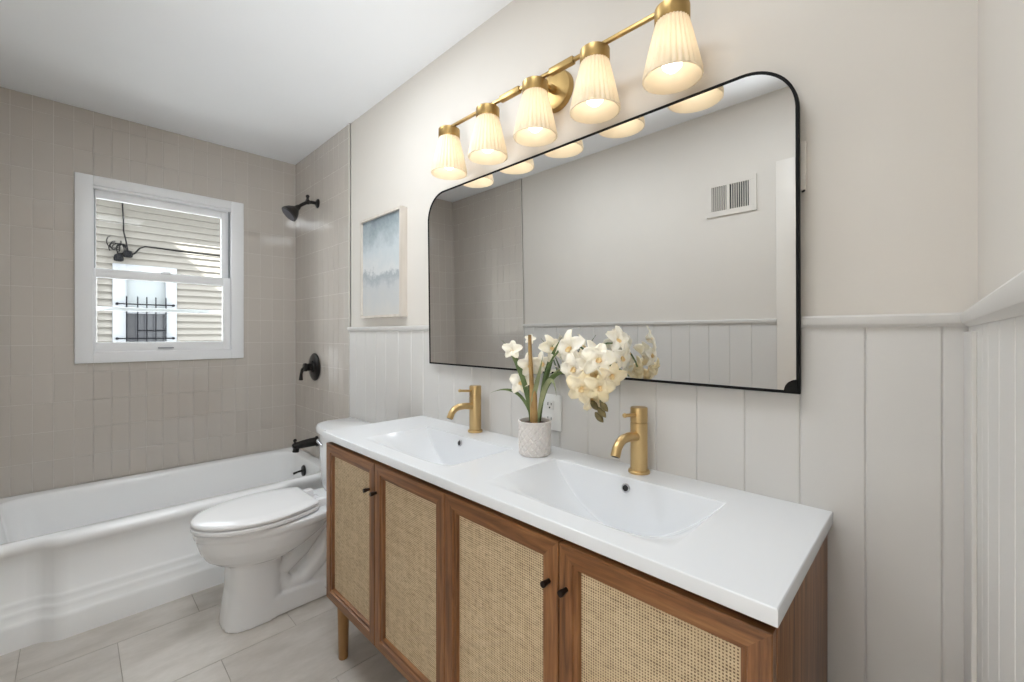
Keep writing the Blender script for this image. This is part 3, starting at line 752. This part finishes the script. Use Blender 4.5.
# ------------------------------------------------------------------ vanity top with two moulded basins
TZ1, TZ0 = 0.8454, 0.8195
tx0, tx1, ty0, ty1 = -1.666, -0.151, -0.457, -0.011
vroot2 = ((tx0 + tx1) / 2, -0.23, TZ0)
vt = thing('double_basin_countertop', 'glossy white vanity top with two moulded basins', 'countertop', vroot2)
BAS = [(-1.212, 0.243, -0.131), (-0.567, 0.243, -0.118)]
BYB, BYF, BD = -0.118, -0.402, 0.135
def depth(x, y):
    for cx, hw, yb_ in BAS:
        a = abs(x - cx) / hw
        if a < 1 and BYF < y < yb_:
            b = (y - BYF) / (yb_ - BYF)                  # 0 front .. 1 back
            f = 1 - a ** 2.0
            g = math.sin(min(1, b / 0.85) * math.pi / 2) ** 1.2
            p, q = BD * f * g, (yb_ - y) * 4.5           # scoop cut by the back wall, softly
            k = 0.009; h = max(0.0, min(1.0, 0.5 + 0.5 * (q - p) / k))
            return max(0.0, q + (p - q) * h - k * h * (1 - h))
    return 0.0
nx, ny = 500, 128
m = MB(); bmv = []
def ycoord(j):      # finer rows near the basins' back wall
    return ty0 + (ty1 - ty0) * j / ny
ys_ = sorted(set([ty0 + (ty1 - ty0) * j / 90 for j in range(91)] + [BYB - 0.066 + 0.068 * j / 60 for j in range(61)]))
xs_ = sorted(set([tx0 + (tx1 - tx0) * i / nx for i in range(nx + 1)] + [cx + e * hw for cx, hw, _ in BAS for e in (-1, 1)]))
grid = [[m.bm.verts.new((x, y, TZ1 - depth(x, y))) for y in ys_] for x in xs_]
for i in range(len(xs_) - 1):
    for j in range(len(ys_) - 1):
        f = m.bm.faces.new((grid[i][j], grid[i + 1][j], grid[i + 1][j + 1], grid[i][j + 1])); f.smooth = True
# rounded slab edge and underside rim
loop = [grid[i][0] for i in range(len(xs_))] + [grid[-1][j] for j in range(1, len(ys_))] + [grid[i][-1] for i in range(len(xs_) - 2, -1, -1)] + [grid[0][j] for j in range(len(ys_) - 2, 0, -1)]
def ringof(off, z):
    r = []
    for v in loop:
        x, y = v.co.x, v.co.y
        dx = off if abs(x - tx1) < 1e-6 else (-off if abs(x - tx0) < 1e-6 else 0)
        dy = off if abs(y - ty1) < 1e-6 else (-off if abs(y - ty0) < 1e-6 else 0)
        r.append(m.bm.verts.new((x + dx, y + dy, z)))
    return r
rr = [loop, ringof(0.0012, TZ1 - 0.0008), ringof(0.002, TZ1 - 0.0025), ringof(0.002, TZ0 + 0.001), ringof(0.0, TZ0), ringof(-0.05, TZ0)]
for a, b in zip(rr[:-1], rr[1:]):
    n = len(a)
    for i in range(n):
        j = (i + 1) % n
        f = m.bm.faces.new((a[i], b[i], b[j], a[j])); f.smooth = True
m.build('counter_slab', 'top', vt, vroot2, sharp=32)
for cx, hw, yb_ in BAS:
    zc_ = TZ1 - 0.0265; ox = cx - (0.022 if cx < -1 else 0.0); oy = yb_ - 0.0265 / 4.5
    m = MB(); m.lathe([(0.0115, 0.0), (0.0115, 0.003), (0.0105, 0.004), (0.0078, 0.004), (0.0072, 0.001)], (ox, oy, zc_), axis=(0, -1, 0.22), seg=24, cap=(True, False))
    m.build('overflow_ring', 'chrome', vt, vroot2)
    m = MB(); m.lathe([(0.0076, 0.0012), (0.0005, 0.0014)], (ox, oy, zc_), axis=(0, -1, 0.22), seg=20); m.build('overflow_hole', 'hole', vt, vroot2)
    m = MB(); m.lathe([(0.030, 0.0), (0.030, 0.003), (0.020, 0.005), (0.001, 0.006)], (cx, -0.225, TZ1 - depth(cx, -0.225) - 0.001), seg=24); m.build('drain', 'chrome', vt, vroot2)

# ------------------------------------------------------------------ faucets
def faucet(x, y, label):
    r = (x, y, TZ1)
    t = thing('faucet', label, 'faucet', r, 'brass faucets on the vanity top')
    m = MB(); m.lathe([(0.0285, 0.0), (0.0285, 0.005), (0.0265, 0.0075), (0.0225, 0.0085)], r, seg=36); m.build('base_ring', 'brass', t, r)
    m = MB(); m.lathe([(0.0225, 0.008), (0.0225, 0.134), (0.0205, 0.1355), (0.0205, 0.1375)], r, seg=40); m.build('body', 'brass', t, r)
    m = MB(); m.lathe([(0.0225, 0.1375), (0.0225, 0.173), (0.0212, 0.1755), (0.001, 0.1765)], r, seg=40); h = m.build('handle', 'brass', t, r)
    m = MB(); m.tube([(x, y - 0.018, TZ1 + 0.157), (x, y - 0.075, TZ1 + 0.163)], [0.0048, 0.0048], 12); m.sphere((x, y - 0.0755, TZ1 + 0.163), 0.0062, seg=12); m.build('lever', 'brass', h, r)
    m = MB(); m.tube([(x, y - 0.012, TZ1 + 0.098), (x, y - 0.055, TZ1 + 0.104), (x, y - 0.082, TZ1 + 0.1035), (x, y - 0.100, TZ1 + 0.097), (x, y - 0.113, TZ1 + 0.085), (x, y - 0.122, TZ1 + 0.066)], [0.0125, 0.0122, 0.012, 0.012, 0.012, 0.012], 18)
    s_ = m.build('spout', 'brass', t, r)
    m = MB(); d = Vector((0, -0.009, -0.019)).normalized(); e = Vector((x, y - 0.122, TZ1 + 0.066)); m.cyl(e - d * 0.002, e + d * 0.0012, 0.0092, seg=16); m.build('aerator', 'hole', s_, r)
faucet(-1.248, -0.052, 'brushed brass faucet over the far basin, beside the toilet')
faucet(-0.566, -0.057, 'brushed brass faucet over the near basin, right of the orchid')

# ------------------------------------------------------------------ mirror
DT = 0.014
mroot = (-0.889, -0.0226, 1.089)
mi_ = thing('wall_mirror', 'large black framed mirror with rounded top corners above the vanity', 'mirror', mroot)
mx0, mx1, mz0, mz1, mr = -1.575, -0.203, 1.089, 1.8175, 0.113
def mshape(ins):
    r = mr - ins; p = [(mx0 + ins, mz0 + ins), (mx1 - ins, mz0 + ins)]
    for i in range(17): a = (math.pi / 2) * i / 16; p.append((mx1 - ins - r + r * math.cos(a), mz1 - ins - r + r * math.sin(a)))
    for i in range(17): a = math.pi / 2 + (math.pi / 2) * i / 16; p.append((mx0 + ins + r + r * math.cos(a), mz1 - ins - r + r * math.sin(a)))
    return p
def tl(x, y, z):     # tilt the mirror slightly forward about its lower back edge
    dy, dz = y - mroot[1], z - mz0
    return (x, mroot[1] + dy * math.cos(DT) - dz * math.sin(DT), mz0 + dz * math.cos(DT) + dy * math.sin(DT))
yb, yf_ = mroot[1], mroot[1] - 0.013
m = MB()
lev = [(0.006, yb), (0.0, yb), (0.0, yf_ + 0.001), (0.001, yf_), (0.0060, yf_), (0.0065, yf_ + 0.0005), (0.0065, yf_ + 0.006)]
m.loft([[tl(x, y, z) for x, z in mshape(i)] for i, y in lev], 0, True, False, False)
m.build('frame', 'bframe', mi_, mroot)
m = MB(); p = [tl(x, yf_ + 0.002, z) for x, z in mshape(0.005)]; p2 = [tl(x, yf_ + 0.005, z) for x, z in mshape(0.005)]
m.loft([p2, p], 0, smooth=False); m.build('mirror_glass', 'mirror', mi_, mroot, sharp=20)
m = MB()
q = [(mx1 - 0.005, mz0 + 0.005)] + [(mx1 - 0.005 - 0.024 * math.sin(a), mz0 + 0.005 + 0.026 * math.cos(a)) for a in [i * math.pi / 20 for i in range(11)]]
m.loft([[tl(x, yf_ + 0.0015, z) for x, z in q], [tl(x, yf_ - 0.002, z) for x, z in q]], smooth=False); m.build('corner_bracket', 'bframe', mi_, mroot)

# ------------------------------------------------------------------ vanity light
LY = -0.114
lroot = (-0.90, 0.0, 2.01)
vl = thing('vanity_light', 'brass five-light bar with pleated white shades above the mirror', 'wall light', lroot)
m = MB(); m.lathe([(0.066, 0.0), (0.066, 0.012), (0.062, 0.019), (0.040, 0.022), (0.001, 0.022)], (-0.89, 0.0, 2.022), axis=(0, -1, 0), seg=48); m.build('backplate', 'brass_dark', vl, lroot)
m = MB(); m.tube([(-0.89, -0.02, 2.022), (-0.89, -0.06, 2.018), (-0.89, LY, 2.011)], [0.009, 0.008, 0.008], 12); m.lathe([(0.013, 0), (0.013, 0.02), (0.010, 0.024)], (-0.89, -0.02, 2.022), axis=(0, -1, -0.05), seg=16); m.build('arm', 'brass_dark', vl, lroot)
m = MB(); m.box(-1.372, -0.405, LY - 0.005, LY + 0.005, 2.0065, 2.0165, 0.001); m.build('bar', 'brass_dark', vl, lroot)
for a, b in ((-1.043, -0.954), (-0.828, -0.740)):
    m = MB(); m.box(a, b, LY - 0.0085, LY + 0.0085, 2.002, 2.021, 0.0015); m.build('bar_sleeve', 'brass_dark', vl, lroot)
for i in range(5):
    x = -1.329 + i * 0.220
    m = MB(); m.lathe([(0.012, 0.034), (0.038, 0.0335), (0.041, 0.031), (0.041, 0.0), (0.038, -0.004), (0.001, -0.004)], (x, LY, 1.972), seg=40); cp = m.build('socket_cup', 'brass_dark', vl, lroot)
    # fluted shade, open at the bottom
    z0_, z1_ = 1.835, 1.972
    nfl, seg = 30, 30 * 8
    def ring(z, r, dr, ins=0.0):
        return [(x + (r - ins + dr * (0.5 + 0.5 * math.cos(k * 2 * math.pi * nfl / seg))) * math.cos(k * 2 * math.pi / seg),
                 LY + (r - ins + dr * (0.5 + 0.5 * math.cos(k * 2 * math.pi * nfl / seg))) * math.sin(k * 2 * math.pi / seg), z) for k in range(seg)]
    R0, R1 = 0.0680, 0.0390
    rg = []
    for t in (1.0, 0.75, 0.5, 0.25, 0.06): rg.append(ring(z0_ + (z1_ - z0_) * t, R0 + (R1 - R0) * t - 0.001, 0.0042 - 0.003 * t * t))
    rg += [ring(z0_, R0 + 0.0005, 0.0012), ring(z0_ - 0.001, R0, 0.0, 0.002)]
    for t in (0.05, 0.5, 1.0): rg.append(ring(z0_ + (z1_ - z0_) * t, R0 + (R1 - R0) * t, 0.0, 0.0035))
    m = MB(); m.loft(rg, 0, True, False, False); sdx = m.build('shade', 'shade', vl, lroot, sharp=60)
    m = MB(); m.lathe([(0.010, 0.100), (0.011, 0.060), (0.020, 0.045), (0.025, 0.028), (0.022, 0.012), (0.011, 0.002), (0.001, 0.0)], (x, LY, 1.852), seg=20); m.build('bulb', 'bulb', vl, lroot)

# ------------------------------------------------------------------ picture
PX0, PX1, PZ0, PZ1, PD = -2.222, -1.808, 1.302, 1.830, 0.038
proot2 = ((PX0 + PX1) / 2, -0.001, (PZ0 + PZ1) / 2)
pic = thing('framed_painting', 'pale framed abstract blue and grey painting above the wainscot', 'painting', proot2)
m = MB()
lev = [(0.012, -0.001), (0.0, -0.001), (0.0, -PD), (0.012, -PD), (0.012, -PD + 0.016)]
m.loft([[(PX0 + i, y, PZ0 + i), (PX1 - i, y, PZ0 + i), (PX1 - i, y, PZ1 - i), (PX0 + i, y, PZ1 - i)] for i, y in lev], 0, True, False, False, smooth=False)
m.build('frame', 'pframe', pic, proot2)
m = MB(); m.box(PX0 + 0.010, PX1 - 0.010, -0.026, -0.003, PZ0 + 0.010, PZ1 - 0.010, smooth=False); m.build('canvas', 'art', pic, proot2)

# ------------------------------------------------------------------ wall outlet, switch plate, air vent
oroot = (-0.909, -0.0105, 0.958)
ou = thing('wall_outlet', 'white duplex outlet on the wainscot behind the orchid pot', 'outlet', oroot)
m = MB(); m.box(-0.954, -0.864, -0.0165, -0.0103, 0.900, 1.018, 0.003); m.build('cover_plate', 'outlet', ou, oroot)
for z in (0.935, 0.983):
    m = MB(); m.box(-0.926, -0.892, -0.0185, -0.016, z - 0.015, z + 0.015, 0.0012); rc = m.build('receptacle', 'outlet', ou, oroot)
    m = MB()
    m.box(-0.9175, -0.9150, -0.0190, -0.018, z - 0.002, z + 0.008, smooth=False); m.box(-0.9035, -0.9010, -0.0190, -0.018, z - 0.001, z + 0.007, smooth=False)
    m.cyl((-0.909, -0.018, z - 0.009), (-0.909, -0.0190, z - 0.009), 0.003, seg=12); m.build('slot', 'hole', rc, oroot)

m = MB(); m.box(-0.245, -0.196, -0.012, -0.0002, 1.533, 1.640, 0.002)
kq = m.build('wall_plate', 'casing'); tag(kq, 'white plate on the wall peeking out behind the right edge of the mirror', 'wall plate')
m = MB(); m.cyl((-0.203, -0.006, 1.5315), (-0.199, -0.014, 1.5305), 0.0025, seg=10); m.build('screw', 'hole', kq, root=tuple(kq.location))

groot = (-0.80, YF, 1.94)
ve = thing('air_vent', 'white wall register with dark vertical fins reflected in the mirror', 'air vent', groot)
gx0, gx1, gz0, gz1 = -0.932, -0.671, 1.843, 2.036
m = MB()
for b in ((gx0, gx1, gz0, gz0 + 0.03), (gx0, gx1, gz1 - 0.026, gz1), (gx0, gx0 + 0.03, gz0 + 0.0302, gz1 - 0.0262), (gx1 - 0.037, gx1, gz0 + 0.0302, gz1 - 0.0262), (-0.822, -0.806, gz0 + 0.0302, gz1 - 0.0262)):
    m.box(b[0], b[1], YF + 0.0005, YF + 0.009, b[2], b[3], 0.0)
m.build('frame', 'paint', ve, groot)
m = MB(); m.box(gx0 + 0.002, gx1 - 0.002, YF + 0.0001, YF + 0.0004, gz0 + 0.002, gz1 - 0.002, smooth=False); m.build('duct_opening', 'hole', ve, groot)
x = gx0 + 0.036
while x < gx1 - 0.04:
    if not (-0.826 < x < -0.802):
        m = MB()
        d = 0.0018 if x < -0.814 else -0.0030
        m.loft([[(x - 0.001 + d, YF + 0.0015, z), (x + 0.001 + d, YF + 0.0015, z), (x + 0.001 - d, YF + 0.0085, z), (x - 0.001 - d, YF + 0.0085, z)] for z in (gz0 + 0.028, gz1 - 0.024)], smooth=False)
        m.build('fin', 'casing', ve, groot)
    x += 0.0112

# ------------------------------------------------------------------ orchid
OX, OY = -0.884, -0.122
ooroot = (OX, OY, TZ1)
orc = thing('potted_orchid', 'cream flowering orchid in a white diamond textured pot on the vanity', 'potted plant', ooroot)
m = MB()
nseg, nrow, PR, PH = 300, 90, 0.0515, 0.105
rg = [[(OX + 0.001 * math.cos(k * 2 * math.pi / nseg), OY + 0.001 * math.sin(k * 2 * math.pi / nseg), TZ1 + 0.0004) for k in range(nseg)]]
for j in range(nrow + 1):
    t = j / nrow; z = TZ1 + 0.0004 + PH * t; r0 = PR - 0.005 * (1 - sm(0, 0.06, t)) - 0.002 * (1 - t)
    rr_ = []
    for k in range(nseg):
        a = k * 2 * math.pi / nseg
        u1 = math.sin(7 * a + t * 2 * math.pi * 2.3); u2 = math.sin(7 * a - t * 2 * math.pi * 2.3)
        d = -0.0036 * (1 - min(1, min(abs(u1), abs(u2)) / 0.5)) * sm(0.0, 0.05, t) * (1 - sm(0.93, 0.97, t))
        rr_.append((OX + (r0 + d) * math.cos(a), OY + (r0 + d) * math.sin(a), z))
    rg.append(rr_)
for r_, h in ((PR - 0.001, PH + 0.001), (PR - 0.005, PH), (PR - 0.006, PH - 0.02)):
    rg.append([(OX + r_ * math.cos(k * 2 * math.pi / nseg), OY + r_ * math.sin(k * 2 * math.pi / nseg), TZ1 + h) for k in range(nseg)])
m.loft(rg, 0, True, True, True); m.build('pot', 'pot', orc, ooroot, sharp=60)
m = MB(); m.lathe([(PR - 0.0062, PH - 0.018), (PR - 0.012, PH - 0.010), (0.02, PH - 0.004), (0.001, PH - 0.003)], (OX, OY, TZ1), seg=24); m.build('soil', 'soil', orc, ooroot)
def bez(p, n=16):
    p = [Vector(q) for q in p]; out = []
    for i in range(n + 1):
        t = i / n; q = list(p)
        while len(q) > 1: q = [a.lerp(b, t) for a, b in zip(q[:-1], q[1:])]
        out.append(q[0])
    return out
ZS = TZ1 + PH - 0.006
def O(dx, dy, dz): return (OX + dx, OY + dy, ZS + dz)
def strap(pts, w, mname='leaf', face=(0.7, -0.7, 0.1)):
    P = bez(pts, 18); n = len(P); rings = []
    fv = Vector(face)
    for i, p in enumerate(P):
        t = (P[min(i + 1, n - 1)] - P[max(0, i - 1)]).normalized()
        s_ = t.cross(fv)
        if s_.length < 0.05: s_ = t.cross(Vector((0, 0, 1)))
        s_.normalize(); nn = s_.cross(t).normalized()
        u = i / (n - 1); ww = w * (0.45 + 0.55 * sm(0, 0.35, u)) * (1 - sm(0.55, 1.02, u) * 0.97)
        rings.append([p - s_ * ww + nn * ww * 0.25, p + nn * 0.0008 - nn * ww * 0.15, p + s_ * ww + nn * ww * 0.25, p - nn * 0.0010 - nn * ww * 0.15])
    m = MB(); m.loft(rings); m.build('leaf', mname, orc, ooroot, sharp=80)
strap([O(-.012, 0, 0), O(-.03, 0, .07), O(-.08, -.005, .12), O(-.195, -.01, .072)], 0.0052)
strap([O(-.015, .008, 0), O(-.03, .01, .10), O(-.055, .0, .20), O(-.135, -.015, .255)], 0.0085)
strap([O(-.01, -.008, 0), O(-.02, -.01, .12), O(-.06, -.01, .18), O(-.10, -.02, .225)], 0.008)
strap([O(.005, .01, 0), O(.03, .01, .12), O(.05, .0, .20), O(.11, .0, .268)], 0.0085)
strap([O(.014, 0, 0), O(.028, 0, .10), O(.06, -.01, .17), O(.155, -.01, .165)], 0.0085)
strap([O(.018, -.006, 0), O(.03, -.01, .09), O(.07, -.02, .155), O(.10, -.03, .165), O(.11, -.03, .095)], 0.0075, 'leaf_pale')
strap([O(.010, .014, 0), O(.03, .015, .14), O(.04, .012, .22), O(.07, .01, .245)], 0.006)
strap([O(-.004, -.012, 0), O(.0, -.015, .08), O(.035, -.02, .14), O(.052, -.02, .215)], 0.007, 'leaf_pale')
def stem(pts, r0, r1, mname):
    P = bez(pts, 16); m = MB(); m.tube(P, [r0 + (r1 - r0) * i / 16 for i in range(17)], 10); m.build('stem', mname, orc, ooroot)
stem([O(.002, -.01, -.01), O(.002, -.012, .10), O(-.008, -.014, .20), O(-.008, -.014, .272)], 0.0088, 0.0052, 'stem')
stem([O(.012, -.014, -.01), O(.016, -.014, .04), O(.012, -.014, .09), O(.010, -.012, .115)], 0.0085, 0.0062, 'stem')
stem([O(-.012, .002, -.01), O(-.014, .0, .08), O(-.018, .0, .15), O(-.020, -.004, .235)], 0.0058, 0.0038, 'leaf_pale')
stem([O(.012, .004, 0), O(.03, .0, .20), O(.09, -.01, .27), O(.20, -.02, .29), O(.262, -.02, .21), O(.252, -.022, .09)], 0.0038, 0.0022, 'leaf')
stem([O(.010, .006, 0), O(.03, .002, .16), O(.10, -.004, .20), O(.17, -.01, .18), O(.215, -.02, .14)], 0.0034, 0.0022, 'leaf_pale')
def petal(m, base, d, n, L, w, cup, mi):
    """one petal as a thin curved blade along d, facing n"""
    d = Vector(d).normalized(); n = Vector(n); n = (n - d * n.dot(d)).normalized(); s_ = d.cross(n)
    nu, nv = 7, 5; top, bot = [], []
    for i in range(nu + 1):
        u = i / nu; ww = w * math.sin(math.pi * min(0.97, 0.12 + 0.80 * u)) ** 0.6
        rt, rb = [], []
        for j in range(nv + 1):
            v = -1 + 2 * j / nv
            c = Vector(base) + d * L * u + s_ * ww * v + n * (cup * L * (0.9 * u - 1.25 * u * u) + 0.22 * ww * (v * v) + 0.05 * L * math.sin(5 * u + 4 * v))
            rt.append(m.bm.verts.new(c + n * 0.0005)); rb.append(m.bm.verts.new(c - n * 0.0005))
        top.append(rt); bot.append(rb)
    fs = []
    for i in range(nu):
        for j in range(nv):
            fs.append(m.bm.faces.new((top[i][j], top[i][j + 1], top[i + 1][j + 1], top[i + 1][j])))
            fs.append(m.bm.faces.new((bot[i][j], bot[i + 1][j], bot[i + 1][j + 1], bot[i][j + 1])))
        fs.append(m.bm.faces.new((top[i][0], top[i + 1][0], bot[i + 1][0], bot[i][0]))); fs.append(m.bm.faces.new((top[i][nv], bot[i][nv], bot[i + 1][nv], top[i + 1][nv])))
    fs.append(m.bm.faces.new([top[0][j] for j in range(nv + 1)][::-1] + [bot[0][j] for j in range(nv + 1)]))
    fs.append(m.bm.faces.new([top[nu][j] for j in range(nv + 1)] + [bot[nu][j] for j in range(nv + 1)][::-1]))
    for f in fs: f.material_index = mi; f.smooth = True
def flower(c, face, size, yellow=False, tight=0.0):
    c = Vector(c); n = Vector(face).normalized()
    a = Vector((0, 0, 1)); u = (a - n * a.dot(n)).normalized(); w = u.cross(n)
    m = MB(); ro = rnd.uniform(-0.3, 0.3)
    for k in range(5):
        t = ro + k * 2 * math.pi / 5 + math.pi / 2
        d = (w * math.cos(t) + u * math.sin(t)) * (1 - tight * 0.6) + n * (0.25 + tight)
        petal(m, c, d, n, size * rnd.uniform(0.9, 1.08), size * (0.38 if k in (0, 2, 3) else 0.46), 0.9, 0)
    fl = m.build('flower', 'petal_y' if yellow else 'petal', orc, ooroot, sharp=180)
    m = MB()
    for k, t in enumerate((-2.2, -0.95, -1.57)):
        petal(m, c + n * 0.003, w * math.cos(t) * 0.5 + u * math.sin(t) * 0.5 + n * 0.9, n - u * 0.3, size * 0.42, size * 0.16, 0.3, 0)
    m.tube([c, c + n * size * 0.16, c + n * size * 0.24 - u * size * 0.05], [size * .06, size * .07, size * .04], 8)
    m.build('lip', 'lip', fl, ooroot, sharp=180)
toc = lambda p: (CAM - Vector(p)).normalized()
def fl(x, y, z, size, yaw=0, pitch=0, yellow=False, tight=0.0):
    yaw += rnd.uniform(-0.5, 0.5); pitch += rnd.uniform(-0.3, 0.2); size *= 1.06; y += rnd.uniform(-0.02, 0.02)
    f = toc((x, y, z)); f = Matrix.Rotation(yaw, 3, 'Z') @ f; f.z += pitch
    flower((x, y, z), f, size, yellow, tight)
for a in ((-0.980, -.13, 1.160, .036, -.6, .3, False, .5), (-0.908, -.128, 1.122, .036, .4, 0, False, .15), (-0.938, -.135, 1.062, .040, -.3, .1, False, .2), (-0.832, -.12, 1.172, .040, .3, .2, False, .15),
          (-0.858, -.115, 1.128, .034, -.2, -.1, False, .2), (-0.915, -.125, 1.195, .020, 0, .6, False, .6),
          (-0.716, -.14, 1.178, .046, -.3, .1, False, .1), (-0.675, -.13, 1.158, .040, .5, .1, False, .1), (-0.700, -.15, 1.125, .040, -.2, -.2, False, .1), (-0.728, -.12, 1.150, .034, .8, -.2, False, .2),
          (-0.628, -.15, 1.150, .044, .2, .1, False, .1), (-0.600, -.14, 1.200, .036, .6, .5, False, .35), (-0.592, -.13, 1.158, .036, .9, 0, False, .2), (-0.600, -.15, 1.115, .036, .5, -.3, True, .2),
          (-0.648, -.155, 1.108, .042, -.1, -.2, True, .1), (-0.672, -.15, 1.075, .042, -.5, -.2, True, .1), (-0.628, -.15, 1.080, .038, .4, -.3, True, .15), (-0.668, -.15, 1.045, .034, -.2, -.5, True, .25)):
    fl(*a)
for (x, z, a) in ((-0.648, 1.028, -.8), (-0.618, 1.028, .7), (-0.624, 1.012, .2), (-0.632, 0.998, -.3)):
    m = MB(); P = bez([(x - 0.016 * math.cos(a), -.145, z + .010), (x, -.15, z), (x + 0.014, -.152, z - 0.012)], 8)
    m.tube(P, [0.0015, 0.005, 0.0075, 0.0085, 0.009, 0.0085, 0.007, 0.0045, 0.001], 10); m.build('bud', 'bud', orc, ooroot)
